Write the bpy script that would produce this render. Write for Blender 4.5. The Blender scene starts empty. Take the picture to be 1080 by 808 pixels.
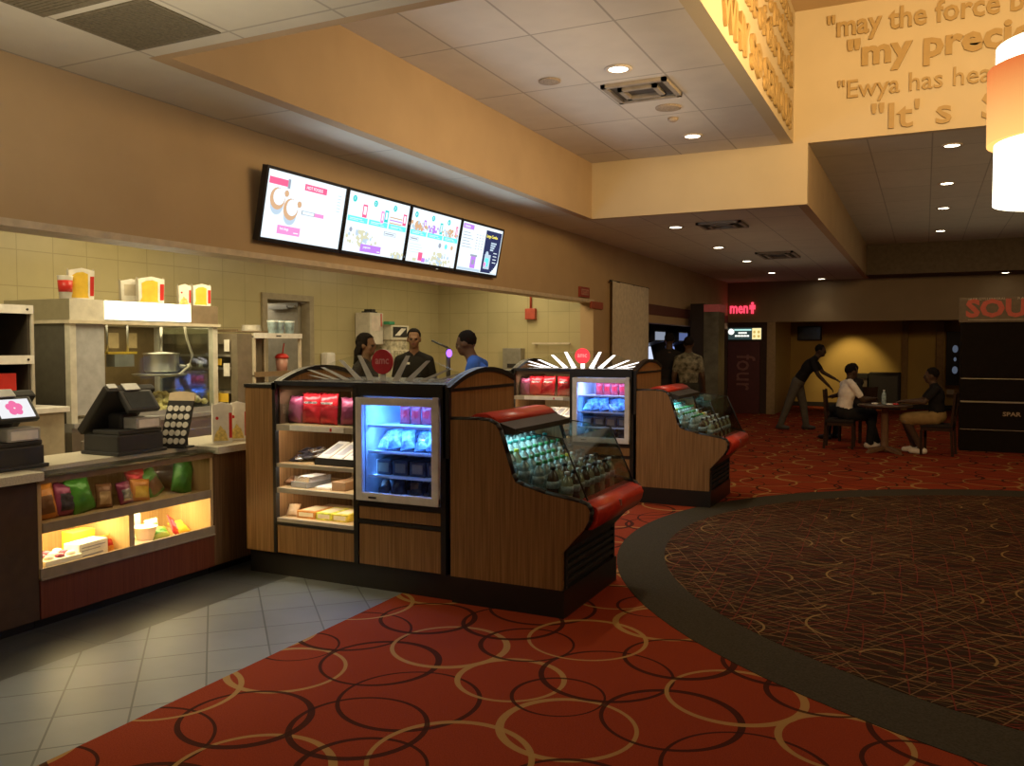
import bpy, bmesh, math, random
import numpy as np
from mathutils import Vector, Matrix
random.seed(7)
S = bpy.context.scene
COL = S.collection
PI = math.pi
R = math.radians

# ------------------------------------------------------------------ materials
_M = {}
def nt(name):
    m = bpy.data.materials.new(name); m.use_nodes = True
    return m, m.node_tree.nodes, m.node_tree.links
def mat(name, col, rough=.6, metal=0, emit=None, es=0, var=.12, scale=14, coat=0, spec=.4):
    if name in _M: return _M[name]
    m, n, l = nt(name); b = n['Principled BSDF']
    b.inputs['Roughness'].default_value = rough; b.inputs['Metallic'].default_value = metal
    b.inputs['Specular IOR Level'].default_value = spec
    if coat: b.inputs['Coat Weight'].default_value = coat
    tc = n.new('ShaderNodeTexCoord'); no = n.new('ShaderNodeTexNoise')
    no.inputs['Scale'].default_value = scale; no.inputs['Detail'].default_value = 3
    rp = n.new('ShaderNodeValToRGB')
    rp.color_ramp.elements[0].position = .3; rp.color_ramp.elements[1].position = .7
    rp.color_ramp.elements[0].color = [c*(1-var) for c in col[:3]]+[1]
    rp.color_ramp.elements[1].color = [min(1, c*(1+var)) for c in col[:3]]+[1]
    l.new(tc.outputs['Object'], no.inputs['Vector']); l.new(no.outputs['Fac'], rp.inputs['Fac'])
    l.new(rp.outputs['Color'], b.inputs['Base Color'])
    if emit:
        b.inputs['Emission Color'].default_value = (*emit[:3], 1); b.inputs['Emission Strength'].default_value = es
    _M[name] = m; return m
def wood(name, c1, c2, rough=.42, axis='Z'):
    if name in _M: return _M[name]
    m, n, l = nt(name); b = n['Principled BSDF']; b.inputs['Roughness'].default_value = rough
    b.inputs['Specular IOR Level'].default_value = .3
    tc = n.new('ShaderNodeTexCoord'); mp = n.new('ShaderNodeMapping')
    mp.inputs['Scale'].default_value = (70, 70, 1.6) if axis == 'Z' else (3, 70, 70)
    no = n.new('ShaderNodeTexNoise'); no.inputs['Scale'].default_value = 1.3; no.inputs['Detail'].default_value = 5
    rp = n.new('ShaderNodeValToRGB'); rp.color_ramp.elements[0].position = .35; rp.color_ramp.elements[1].position = .68
    rp.color_ramp.elements[0].color = (*c1, 1); rp.color_ramp.elements[1].color = (*c2, 1)
    l.new(tc.outputs['Object'], mp.inputs['Vector']); l.new(mp.outputs['Vector'], no.inputs['Vector'])
    l.new(no.outputs['Fac'], rp.inputs['Fac']); l.new(rp.outputs['Color'], b.inputs['Base Color'])
    _M[name] = m; return m
def glow(name, col, s):
    if name in _M: return _M[name]
    m, n, l = nt(name); n.remove(n['Principled BSDF'])
    e = n.new('ShaderNodeEmission'); e.inputs['Strength'].default_value = s
    tc = n.new('ShaderNodeTexCoord'); no = n.new('ShaderNodeTexNoise'); no.inputs['Scale'].default_value = 6
    rp = n.new('ShaderNodeValToRGB')
    rp.color_ramp.elements[0].color = [c*.95 for c in col[:3]]+[1]; rp.color_ramp.elements[1].color = [*col[:3], 1]
    l.new(tc.outputs['Object'], no.inputs['Vector']); l.new(no.outputs['Fac'], rp.inputs['Fac'])
    l.new(rp.outputs['Color'], e.inputs['Color'])
    l.new(e.outputs['Emission'], n['Material Output'].inputs['Surface'])
    _M[name] = m; return m
def glass(name, tint=(.9, .95, .95), refl=.09, rough=.04):
    if name in _M: return _M[name]
    m, n, l = nt(name); n.remove(n['Principled BSDF'])
    t = n.new('ShaderNodeBsdfTransparent'); t.inputs['Color'].default_value = (*tint, 1)
    g = n.new('ShaderNodeBsdfGlossy'); g.inputs['Roughness'].default_value = rough
    mx = n.new('ShaderNodeMixShader'); fr = n.new('ShaderNodeLayerWeight'); fr.inputs['Blend'].default_value = .25
    ml = n.new('ShaderNodeMath'); ml.operation = 'MULTIPLY_ADD'; ml.inputs[1].default_value = .28; ml.inputs[2].default_value = refl
    l.new(fr.outputs['Fresnel'], ml.inputs[0]); l.new(ml.outputs[0], mx.inputs['Fac'])
    l.new(t.outputs[0], mx.inputs[1]); l.new(g.outputs[0], mx.inputs[2])
    l.new(mx.outputs[0], n['Material Output'].inputs['Surface'])
    _M[name] = m; return m
def brick(name, axes, tw, th, c1, c2, line, gap=.006, rough=.5, rot=0, off=0, loc=(0, 0), bump=0, spec=.4, noise=.0):
    if name in _M: return _M[name]
    m, n, l = nt(name); b = n['Principled BSDF']; b.inputs['Roughness'].default_value = rough
    b.inputs['Specular IOR Level'].default_value = spec
    tc = n.new('ShaderNodeTexCoord'); sp = n.new('ShaderNodeSeparateXYZ'); cb = n.new('ShaderNodeCombineXYZ')
    mp = n.new('ShaderNodeMapping'); mp.inputs['Rotation'].default_value = (0, 0, rot); mp.inputs['Location'].default_value = (loc[0], loc[1], 0)
    br = n.new('ShaderNodeTexBrick'); br.offset = off; br.inputs['Scale'].default_value = 1
    br.inputs['Brick Width'].default_value = tw; br.inputs['Row Height'].default_value = th
    br.inputs['Mortar Size'].default_value = gap; br.inputs['Mortar Smooth'].default_value = .2
    br.inputs['Color1'].default_value = (*c1, 1); br.inputs['Color2'].default_value = (*c2, 1); br.inputs['Mortar'].default_value = (*line, 1)
    l.new(tc.outputs['Object'], sp.inputs[0])
    l.new(sp.outputs[axes[0]], cb.inputs[0]); l.new(sp.outputs[axes[1]], cb.inputs[1])
    l.new(cb.outputs[0], mp.inputs['Vector']); l.new(mp.outputs[0], br.inputs['Vector'])
    no = n.new('ShaderNodeTexNoise'); no.inputs['Scale'].default_value = 5; no.inputs['Detail'].default_value = 6
    mr = n.new('ShaderNodeMapRange'); mr.inputs['To Min'].default_value = 1-noise-.06; mr.inputs['To Max'].default_value = 1+noise+.06
    mu = n.new('ShaderNodeVectorMath'); mu.operation = 'SCALE'
    l.new(tc.outputs['Object'], no.inputs['Vector']); l.new(no.outputs['Fac'], mr.inputs['Value'])
    l.new(br.outputs['Color'], mu.inputs[0]); l.new(mr.outputs[0], mu.inputs['Scale'])
    l.new(mu.outputs[0], b.inputs['Base Color'])
    if bump:
        bp = n.new('ShaderNodeBump'); bp.inputs['Strength'].default_value = bump; bp.inputs['Distance'].default_value = .004; bp.invert = True
        l.new(br.outputs['Fac'], bp.inputs['Height']); l.new(bp.outputs[0], b.inputs['Normal'])
    _M[name] = m; return m

def mth(n, l, op, a, b=None, c=None):
    q = n.new('ShaderNodeMath'); q.operation = op
    for i, v in enumerate((a, b, c)):
        if v is None: continue
        if isinstance(v, (int, float)): q.inputs[i].default_value = v
        else: l.new(v, q.inputs[i])
    return q.outputs[0]
def mixc(n, l, fac, a, b):
    q = n.new('ShaderNodeMix'); q.data_type = 'RGBA'
    l.new(fac, q.inputs['Factor'])
    for k, v in ((6, a), (7, b)):
        if isinstance(v, tuple): q.inputs[k].default_value = (*v[:3], 1)
        else: l.new(v, q.inputs[k])
    return q.outputs[2]

def carpet_rings():
    m, n, l = nt('red_ring_carpet'); b = n['Principled BSDF']; b.inputs['Roughness'].default_value = .95
    b.inputs['Specular IOR Level'].default_value = .05
    tc = n.new('ShaderNodeTexCoord'); sp = n.new('ShaderNodeSeparateXYZ'); l.new(tc.outputs['Object'], sp.inputs[0])
    T = 1.5
    base = n.new('ShaderNodeTexNoise'); base.inputs['Scale'].default_value = 180; base.inputs['Detail'].default_value = 2
    l.new(tc.outputs['Object'], base.inputs['Vector'])
    rp = n.new('ShaderNodeValToRGB'); rp.color_ramp.elements[0].position = .3; rp.color_ramp.elements[1].position = .7
    rp.color_ramp.elements[0].color = (.172, .023, .008, 1); rp.color_ramp.elements[1].color = (.262, .040, .014, 1)
    l.new(base.outputs['Fac'], rp.inputs['Fac'])
    out = rp.outputs['Color']
    dark = (.035, .011, .006); tan = (.32, .18, .055)
    rings = [  # cx, cy, r, width, offset angle, colour
        (.20, .30, .30, .040, .4, tan), (1.05, .25, .33, .030, 2.2, dark), (.62, .62, .31, .038, 4.1, dark),
        (1.40, .72, .27, .040, 5.2, tan), (.15, 1.00, .33, .032, 1.0, dark), (.85, 1.02, .32, .042, 3.0, tan),
        (1.25, 1.25, .26, .030, .2, dark), (.45, 1.42, .29, .040, 2.7, dark), (1.55, 1.50, .33, .032, 4.7, tan),
        (1.00, 1.58, .30, .036, 1.9, dark), (.02, .62, .22, .022, 5.9, dark)]
    X, Y = sp.outputs[0], sp.outputs[1]
    for cx, cy, r, w, a, c in rings:
        cx *= T/1.7; cy *= T/1.7; w *= .95
        def dist(px, py):
            dx = mth(n, l, 'WRAP', mth(n, l, 'SUBTRACT', X, px), T/2, -T/2)
            dy = mth(n, l, 'WRAP', mth(n, l, 'SUBTRACT', Y, py), T/2, -T/2)
            return mth(n, l, 'SQRT', mth(n, l, 'ADD', mth(n, l, 'MULTIPLY', dx, dx), mth(n, l, 'MULTIPLY', dy, dy)))
        d1 = dist(cx, cy); d2 = dist(cx+math.cos(a)*w*.24, cy+math.sin(a)*w*.24)
        msk = mth(n, l, 'MULTIPLY', mth(n, l, 'LESS_THAN', d1, r), mth(n, l, 'GREATER_THAN', d2, r-w*.72))
        msk = mth(n, l, 'MULTIPLY', msk, .92)
        out = mixc(n, l, msk, out, c)
    l.new(out, b.inputs['Base Color'])
    bp = n.new('ShaderNodeBump'); bp.inputs['Strength'].default_value = .25; bp.inputs['Distance'].default_value = .004
    l.new(base.outputs['Fac'], bp.inputs['Height']); l.new(bp.outputs[0], b.inputs['Normal'])
    return m
def carpet_lines():
    m, n, l = nt('brown_scribble_carpet'); b = n['Principled BSDF']; b.inputs['Roughness'].default_value = .95
    b.inputs['Specular IOR Level'].default_value = .05
    tc = n.new('ShaderNodeTexCoord')
    out = None
    dirs = [(8, (.18, .035, .018)), (21, (.19, .13, .045)), (-14, (.17, .03, .015)), (37, (.17, .11, .04)), (62, (.20, .13, .05)), (-33, (.15, .03, .02)),
            (15, (.08, .07, .03)), (-52, (.22, .14, .05)), (-4, (.20, .13, .045)), (88, (.16, .035, .02)), (118, (.19, .12, .045))]
    base = n.new('ShaderNodeTexNoise'); base.inputs['Scale'].default_value = 120
    l.new(tc.outputs['Object'], base.inputs['Vector'])
    rp = n.new('ShaderNodeValToRGB'); rp.color_ramp.elements[0].color = (.018, .009, .005, 1); rp.color_ramp.elements[1].color = (.036, .018, .009, 1)
    l.new(base.outputs['Fac'], rp.inputs['Fac']); out = rp.outputs['Color']
    for i, (ang, c) in enumerate(dirs):
        mp = n.new('ShaderNodeMapping'); mp.inputs['Rotation'].default_value = (0, 0, R(ang)); mp.inputs['Location'].default_value = (i*.37, i*.53, 0)
        l.new(tc.outputs['Object'], mp.inputs['Vector'])
        sp = n.new('ShaderNodeSeparateXYZ'); l.new(mp.outputs[0], sp.inputs[0])
        row = mth(n, l, 'FLOOR', mth(n, l, 'DIVIDE', sp.outputs[1], .10))
        rv = n.new('ShaderNodeTexWhiteNoise'); rv.noise_dimensions = '1D'; l.new(row, rv.inputs['W'])
        u = mth(n, l, 'ADD', mth(n, l, 'DIVIDE', sp.outputs[0], .62), mth(n, l, 'MULTIPLY', rv.outputs['Value'], 7))
        cell = mth(n, l, 'FLOOR', u)
        cv = n.new('ShaderNodeCombineXYZ'); l.new(row, cv.inputs[0]); l.new(cell, cv.inputs[1])
        wn = n.new('ShaderNodeTexWhiteNoise'); wn.noise_dimensions = '2D'; l.new(cv.outputs[0], wn.inputs['Vector'])
        present = mth(n, l, 'GREATER_THAN', wn.outputs['Value'], .36 if abs(ang) < 40 else .62)
        fv = mth(n, l, 'FRACT', mth(n, l, 'DIVIDE', sp.outputs[1], .10))
        # the line wanders a little across its row
        cen = mth(n, l, 'MULTIPLY_ADD', wn.outputs['Value'], .5, .25)
        fu = mth(n, l, 'FRACT', u)
        bend = mth(n, l, 'MULTIPLY', mth(n, l, 'MULTIPLY', fu, mth(n, l, 'SUBTRACT', 1.0, fu)), .5)
        band = mth(n, l, 'LESS_THAN', mth(n, l, 'ABSOLUTE', mth(n, l, 'SUBTRACT', fv, mth(n, l, 'ADD', cen, bend))), .034)
        ends = mth(n, l, 'LESS_THAN', mth(n, l, 'ABSOLUTE', mth(n, l, 'SUBTRACT', fu, .5)), .45)
        msk = mth(n, l, 'MULTIPLY', mth(n, l, 'MULTIPLY', band, ends), mth(n, l, 'MULTIPLY', present, .85))
        out = mixc(n, l, msk, out, (c[0]*.82, c[1]*.72, c[2]*.8))
    # short tan curls
    T = 1.15
    sp = n.new('ShaderNodeSeparateXYZ'); l.new(tc.outputs['Object'], sp.inputs[0])
    for cx, cy, r, a0 in [(.2, .3, .16, .5), (.8, .55, .24, 3.4), (.45, .95, .18, 5.2), (1.0, .1, .13, 1.9)]:
        dx = mth(n, l, 'WRAP', mth(n, l, 'SUBTRACT', sp.outputs[0], cx), T/2, -T/2)
        dy = mth(n, l, 'WRAP', mth(n, l, 'SUBTRACT', sp.outputs[1], cy), T/2, -T/2)
        d = mth(n, l, 'SQRT', mth(n, l, 'ADD', mth(n, l, 'MULTIPLY', dx, dx), mth(n, l, 'MULTIPLY', dy, dy)))
        ring = mth(n, l, 'LESS_THAN', mth(n, l, 'ABSOLUTE', mth(n, l, 'SUBTRACT', d, r)), .007)
        side = mth(n, l, 'GREATER_THAN', mth(n, l, 'ADD', mth(n, l, 'MULTIPLY', dx, math.cos(a0)), mth(n, l, 'MULTIPLY', dy, math.sin(a0))), r*.55)
        out = mixc(n, l, mth(n, l, 'MULTIPLY', mth(n, l, 'MULTIPLY', ring, side), .8), out, (.24, .15, .05))
    l.new(out, b.inputs['Base Color'])
    return m

# ------------------------------------------------------------------ mesh builder
class MB:
    def __init__(s): s.bm = bmesh.new()
    def _mi(s, faces, mi, smooth=False):
        for f in faces: f.material_index = mi; f.smooth = smooth
    def box(s, x0, x1, y0, y1, z0, z1, mi=0, bev=0, M=None):
        bm = s.bm
        vs = [bm.verts.new(p) for p in [(x0,y0,z0),(x1,y0,z0),(x1,y1,z0),(x0,y1,z0),(x0,y0,z1),(x1,y0,z1),(x1,y1,z1),(x0,y1,z1)]]
        fs = [bm.faces.new([vs[i] for i in q]) for q in [(0,3,2,1),(4,5,6,7),(0,1,5,4),(1,2,6,5),(2,3,7,6),(3,0,4,7)]]
        s._mi(fs, mi)
        if bev:
            es = list({e for f in fs for e in f.edges})
            r = bmesh.ops.bevel(bm, geom=es, offset=bev, segments=2, profile=.6, affect='EDGES')
            s._mi(r['faces'], mi)
            vs = list({v for f in r['faces'] for v in f.verts} | {v for v in vs if v.is_valid})
        if M is not None:
            bmesh.ops.transform(bm, matrix=M, verts=[v for v in vs if v.is_valid])
        return s
    def prism(s, pts, axis, a0, a1, mi=0, mi_side=None, smooth=False):
        bm = s.bm
        def P(p, a):
            u, v = p
            return {'X': (a, u, v), 'Y': (u, a, v), 'Z': (u, v, a)}[axis]
        A = [bm.verts.new(P(p, a0)) for p in pts]; B = [bm.verts.new(P(p, a1)) for p in pts]
        n = len(pts)
        f1 = bm.faces.new(A); f2 = bm.faces.new(B[::-1])
        s._mi([f1, f2], mi)
        sd = [bm.faces.new([A[i], B[i], B[(i+1) % n], A[(i+1) % n]]) for i in range(n)]
        s._mi(sd, mi if mi_side is None else mi_side, smooth)
        bmesh.ops.recalc_face_normals(bm, faces=[f1, f2]+sd)
        return s
    def cyl(s, p0, p1, r0, r1=None, n=16, mi=0, caps=True, smooth=True):
        bm = s.bm; r1 = r0 if r1 is None else r1
        p0, p1 = Vector(p0), Vector(p1); d = (p1-p0)
        q = d.to_track_quat('Z', 'Y').to_matrix()
        def ring(c, r): return [bm.verts.new(c+q@Vector((r*math.cos(2*PI*i/n), r*math.sin(2*PI*i/n), 0))) for i in range(n)]
        A, B = ring(p0, r0), ring(p1, r1)
        fs = [bm.faces.new([A[i], A[(i+1) % n], B[(i+1) % n], B[i]]) for i in range(n)]
        s._mi(fs, mi, smooth)
        if caps: s._mi([bm.faces.new(A[::-1]), bm.faces.new(B)], mi)
        return s
    def lathe(s, prof, c=(0, 0, 0), n=16, mi=0, smooth=True, mis=None):
        bm = s.bm; rows = []
        for r, z in prof:
            rows.append([bm.verts.new((c[0]+max(r, 1e-4)*math.cos(2*PI*i/n), c[1]+max(r, 1e-4)*math.sin(2*PI*i/n), c[2]+z)) for i in range(n)])
        for k in range(len(rows)-1):
            fs = [bm.faces.new([rows[k][i], rows[k][(i+1) % n], rows[k+1][(i+1) % n], rows[k+1][i]]) for i in range(n)]
            s._mi(fs, mis[k] if mis else mi, smooth)
        s._mi([bm.faces.new(rows[0][::-1])], mis[0] if mis else mi); s._mi([bm.faces.new(rows[-1])], mis[-1] if mis else mi)
        return s
    def ell(s, c, rx, ry, rz, mi=0, n=16, m=10, Mt=None):
        bm = s.bm; c = Vector(c)
        def P(th, ph):
            v = Vector((rx*math.sin(th)*math.cos(ph), ry*math.sin(th)*math.sin(ph), rz*math.cos(th)))
            return c+(Mt@v if Mt is not None else v)
        t = bm.verts.new(P(0, 0)); b = bm.verts.new(P(PI, 0))
        rows = [[bm.verts.new(P(PI*k/m, 2*PI*i/n)) for i in range(n)] for k in range(1, m)]
        fs = [bm.faces.new([t, rows[0][i], rows[0][(i+1) % n]]) for i in range(n)]
        for k in range(m-2):
            fs += [bm.faces.new([rows[k][i], rows[k+1][i], rows[k+1][(i+1) % n], rows[k][(i+1) % n]]) for i in range(n)]
        fs += [bm.faces.new([rows[-1][i], b, rows[-1][(i+1) % n]]) for i in range(n)]
        s._mi(fs, mi, True); return s
    def tube(s, pts, r, n=8, mi=0):
        bm = s.bm; pts = [Vector(p) for p in pts]; rows = []
        for k, p in enumerate(pts):
            d = (pts[min(k+1, len(pts)-1)]-pts[max(k-1, 0)]).normalized()
            q = d.to_track_quat('Z', 'Y').to_matrix()
            rows.append([bm.verts.new(p+q@Vector((r*math.cos(2*PI*i/n), r*math.sin(2*PI*i/n), 0))) for i in range(n)])
        for k in range(len(rows)-1):
            s._mi([bm.faces.new([rows[k][i], rows[k][(i+1) % n], rows[k+1][(i+1) % n], rows[k+1][i]]) for i in range(n)], mi, True)
        s._mi([bm.faces.new(rows[0][::-1]), bm.faces.new(rows[-1])], mi)
        return s
    def pouch(s, w, h, d, mi=0, mi2=None, seed=0, M=None, band=(.35, .75)):
        """sealed foil pouch standing up in the XZ plane, puffed along Y, crimped top and bottom"""
        bm = s.bm; rnd = random.Random(seed); nu, nv = 12, 14; mi2 = mi if mi2 is None else mi2
        wr = [[rnd.uniform(-1, 1) for _ in range(nu+1)] for _ in range(nv+1)]
        F = []
        for side in (1, -1):
            g = []
            for j in range(nv+1):
                v = j/nv; row = []
                for i in range(nu+1):
                    u = i/nu*2-1
                    puff = (1-abs(u)**2.6)*max(0, 1-abs(2*v-1)**4)
                    pinch = 1-.08*math.sin(PI*v)*abs(u)
                    y = side*(d/2*puff+ (.10*d*wr[j][i]*puff)) + .004*math.sin(u*14)*(1 if v in (0, 1) else 0)
                    row.append(bm.verts.new((u*w/2*pinch, y, v*h+(.012*h*math.sin(u*9) if j == nv else 0))))
                g.append(row)
            for j in range(nv):
                for i in range(nu):
                    q = [g[j][i], g[j][i+1], g[j+1][i+1], g[j+1][i]]
                    f = bm.faces.new(q if side == -1 else q[::-1]); f.smooth = True
                    f.material_index = mi2 if band[0] < (j+.5)/nv < band[1] and 2 <= i < nu-2 else mi
            F.append(g)
        vs = [v for g in F for r in g for v in r]
        bmesh.ops.remove_doubles(bm, verts=vs, dist=1e-5)
        vs = [v for v in vs if v.is_valid]
        if M is not None: bmesh.ops.transform(bm, matrix=M, verts=vs)
        return s
    def text(s, body, size, M, ext=.002, mi=0, bold=0, width=None, align='LEFT', spacing=1):
        cu = bpy.data.curves.new('t', 'FONT'); cu.body = body; cu.size = size; cu.extrude = ext; cu.offset = bold
        cu.align_x = align; cu.resolution_u = 2; cu.space_character = spacing
        o = bpy.data.objects.new('t', cu); COL.objects.link(o)
        dg = bpy.context.evaluated_depsgraph_get(); dg.update()
        me = bpy.data.meshes.new_from_object(o.evaluated_get(dg))
        if width:
            xs = [v.co.x for v in me.vertices]; k = width/(max(xs)-min(xs)); me.transform(Matrix.Diagonal((k, 1, 1, 1)))
        me.transform(M)
        for p in me.polygons: p.material_index = mi
        k0 = len(s.bm.faces)
        s.bm.from_mesh(me); s.bm.faces.ensure_lookup_table()
        for f in s.bm.faces[k0:]: f.material_index = mi
        bpy.data.objects.remove(o); bpy.data.curves.remove(cu); bpy.data.meshes.remove(me)
        return s
    def build(s, name, mats, parent=None, origin=None, smooth=None):
        """verts are in the coordinates of `origin` frame = world; shifted to the parent's / own base"""
        if origin is None and parent is not None: origin = BASE.get(parent.name, (0, 0, 0))
        o3 = Vector(origin) if origin is not None else Vector((0, 0, 0))
        if o3.length: bmesh.ops.translate(s.bm, vec=-o3, verts=s.bm.verts)
        me = bpy.data.meshes.new(name); s.bm.to_mesh(me); s.bm.free()
        if not isinstance(mats, (list, tuple)): mats = [mats]
        for m in mats: me.materials.append(m)
        ob = bpy.data.objects.new(name, me); COL.objects.link(ob)
        if parent is not None:
            ob.parent = parent; BASE[ob.name] = tuple(o3)
        elif origin is not None:
            ob.location = o3
        return ob
BASE = {}
def tag(o, label=None, cat=None, group=None, kind=None):
    if label: o['label'] = label
    if cat: o['category'] = cat
    if group: o['group'] = group
    if kind: o['kind'] = kind
    return o
def thing(name, label, cat, loc, group=None, rot=(0, 0, 0), local=False):
    o = bpy.data.objects.new(name, None); COL.objects.link(o); o.empty_display_size = .1
    o.location = loc; o.rotation_euler = rot
    BASE[o.name] = (0, 0, 0) if local else tuple(loc)
    return tag(o, label, cat, group)
def struct(name, mb, mats, parent=None):
    o = mb.build(name, mats, parent)
    if parent is None: o['kind'] = 'structure'
    return o
def copy_tree(o, parent=None):
    c = o.copy(); COL.objects.link(c); c.parent = parent
    for ch in list(o.children): copy_tree(ch, c)
    return c
def MX(ux, uy, uz, loc):   # text axes -> world axes
    m = Matrix((ux, uy, uz)).transposed().to_4x4(); m.translation = Vector(loc); return m
def faceX(loc): return MX((0, 1, 0), (0, 0, 1), (1, 0, 0), loc)      # written on a face that looks to +X
def faceY(loc): return MX((1, 0, 0), (0, 0, 1), (0, -1, 0), loc)     # written on a face that looks to -Y
def TR(x, y, z, rz=0, rx=0, ry=0):
    return Matrix.Translation((x, y, z)) @ Matrix.Rotation(rz, 4, 'Z') @ Matrix.Rotation(ry, 4, 'Y') @ Matrix.Rotation(rx, 4, 'X')

# ------------------------------------------------------------------ palette
WOOD = wood('kiosk_wood', (.175, .085, .030), (.31, .160, .060))
WOODD = wood('counter_wood', (.11, .055, .024), (.19, .10, .045))
REDWOOD = wood('red_brown_panel', (.115, .026, .013), (.155, .040, .020))
CASEWOOD = wood('case_wood', (.50, .33, .15), (.62, .43, .21))
BLACK = mat('black_laminate', (.012, .010, .009), .4)
BLACKM = mat('matte_black', (.018, .016, .015), .75)
DKGREY = mat('dark_grey_plastic', (.03, .03, .032), .5)
STEEL = mat('stainless_steel', (.52, .51, .48), .3, .9, var=.06)
GREYP = mat('grey_metal_panel', (.36, .36, .36), .45, .35)
CREAM = mat('cream_laminate', (.62, .55, .42), .45)
WORKTOP = mat('speckled_beige_worktop', (.60, .55, .44), .3, var=.18, scale=120)
WHITE = mat('white_plastic', (.78, .76, .72), .4)
WHITEP = mat('white_paper', (.85, .82, .75), .7)
REDPAD = mat('red_vinyl', (.55, .035, .018), .35, coat=.2)
REDPL = mat('red_plastic', (.60, .03, .025), .35)
REDFOIL = mat('red_foil', (.55, .02, .03), .22, .3, var=.2)
YELLOW = mat('yellow_print', (.85, .55, .05), .5)
ORANGE = mat('orange_print', (.65, .24, .04), .35, var=.25)
GREEN = mat('green_foil', (.07, .27, .035), .28, .15, var=.3)
PURPLE = mat('plum_foil', (.28, .05, .12), .3, .2)
BROWNF = mat('brown_foil', (.20, .09, .04), .35, .2)
TAN = mat('tan_foil', (.55, .36, .18), .4)
SILVER = mat('silver_foil', (.6, .6, .62), .22, .8)
BLUEF = mat('blue_white_wrapper', (.25, .40, .75), .25, .2, var=.9, scale=30)
DARKF = mat('dark_wrapper', (.05, .045, .06), .3, .2, var=.6, scale=30)
GLASS = glass('clear_glass')
GLASSD = glass('smoked_glass', (.55, .55, .52), .05)
GLASST = glass('counter_glass', (.55, .62, .55), .22, .12)
# ------------------------------------------------------------------ camera
cam = bpy.data.cameras.new('camera'); cam.sensor_fit = 'HORIZONTAL'; cam.sensor_width = 36; cam.lens = 30.0
cam.clip_start = .05; cam.clip_end = 100
co = bpy.data.objects.new('camera', cam); COL.objects.link(co)
co.location = (0, 0, 1.6); co.rotation_euler = (R(90)-math.atan(39/900), 0, R(25.8)); S.camera = co
S.view_settings.view_transform = 'Standard'; S.view_settings.look = 'None'; S.view_settings.exposure = .45; S.view_settings.gamma = 1.07

# ------------------------------------------------------------------ the setting
PAINT = mat('tan_wall_paint', (.50, .36, .205), .85, var=.04, scale=3, spec=.1)
PAINTC = mat('cream_wall_paint', (.58, .48, .30), .85, var=.03, scale=3, spec=.1)
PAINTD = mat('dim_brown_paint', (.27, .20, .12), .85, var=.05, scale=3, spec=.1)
YWALL = mat('ochre_wall_paint', (.46, .31, .10), .85, var=.05, scale=2, spec=.1)
CARP = carpet_rings(); LINES = carpet_lines()
BORD = mat('grey_green_border_carpet', (.042, .036, .024), .95, var=.25, scale=90, spec=.05)
TILE = brick('grey_floor_tile', (0, 1), .311, .311, (.120, .132, .138), (.142, .155, .160), (.04, .043, .045), .005, .42, rot=R(45), loc=(.02, .06), noise=.1, spec=.35)
TILEB = brick('shaded_border_tile', (0, 1), .5, .62, (.035, .036, .036), (.045, .046, .044), (.02, .02, .02), .006, .4, loc=(.95, 0), noise=.1, spec=.3)  # border tile row, its colour darkened for the shadow beside the counter
KTILE = brick('kitchen_floor_tile', (0, 1), .2, .2, (.22, .12, .08), (.25, .14, .10), (.12, .09, .07), .006, .5)
WT1 = brick('cream_wall_tile_side', (1, 2), .33, .30, (.47, .41, .225), (.49, .43, .24), (.35, .30, .165), .004, .28, noise=.03, off=0)
WT2 = brick('cream_wall_tile_rear', (0, 2), .33, .30, (.47, .41, .225), (.49, .43, .24), (.35, .30, .165), .004, .28, noise=.03, off=0)
CT = brick('acoustic_ceiling_tile', (0, 1), .61, 1.2, (.62, .575, .49), (.66, .61, .52), (.40, .37, .31), .009, .9, loc=(1.89, -6.66), noise=.03, spec=.05)
CTL = brick('low_ceiling_tile', (0, 1), .61, 1.2, (.62, .585, .46), (.66, .62, .49), (.43, .40, .315), .008, .9, loc=(3.02, -3.14), noise=.03, spec=.05)

b = MB(); b.box(-3.02, 6.2, -3.2, 25, -.06, 0).box(-7, -3.02, 5.0, 25, -.06, 0); struct('floor', b, CARP)
b = MB(); b.box(-3.95, -3.02, -3.2, 5.0, -.06, 0); struct('floor_tile', b, TILE)
b = MB(); b.box(-4.62, -3.95, -3.2, 5.0, -.06, 0); struct('floor_border', b, TILEB)
b = MB(); b.box(-7, -4.62, -3.2, 5.0, -.06, 0).box(-7, -4.62, 5.0, 11.45, 0, .004); struct('floor_kitchen', b, KTILE)
# curved inset in the carpet
def ell_pts(cx, cy, a, bb, n=96): return [(cx+a*math.cos(2*PI*i/n), cy+bb*math.sin(2*PI*i/n)) for i in range(n)]
b = MB(); b.prism(ell_pts(2.05, 7.15, 4.28, 3.85, 120), 'Z', 0, .003); struct('floor_inset_border', b, BORD)
b = MB(); b.prism(ell_pts(2.05, 7.15, 3.93, 3.42, 120), 'Z', .003, .005); struct('floor_inset', b, LINES)

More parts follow.
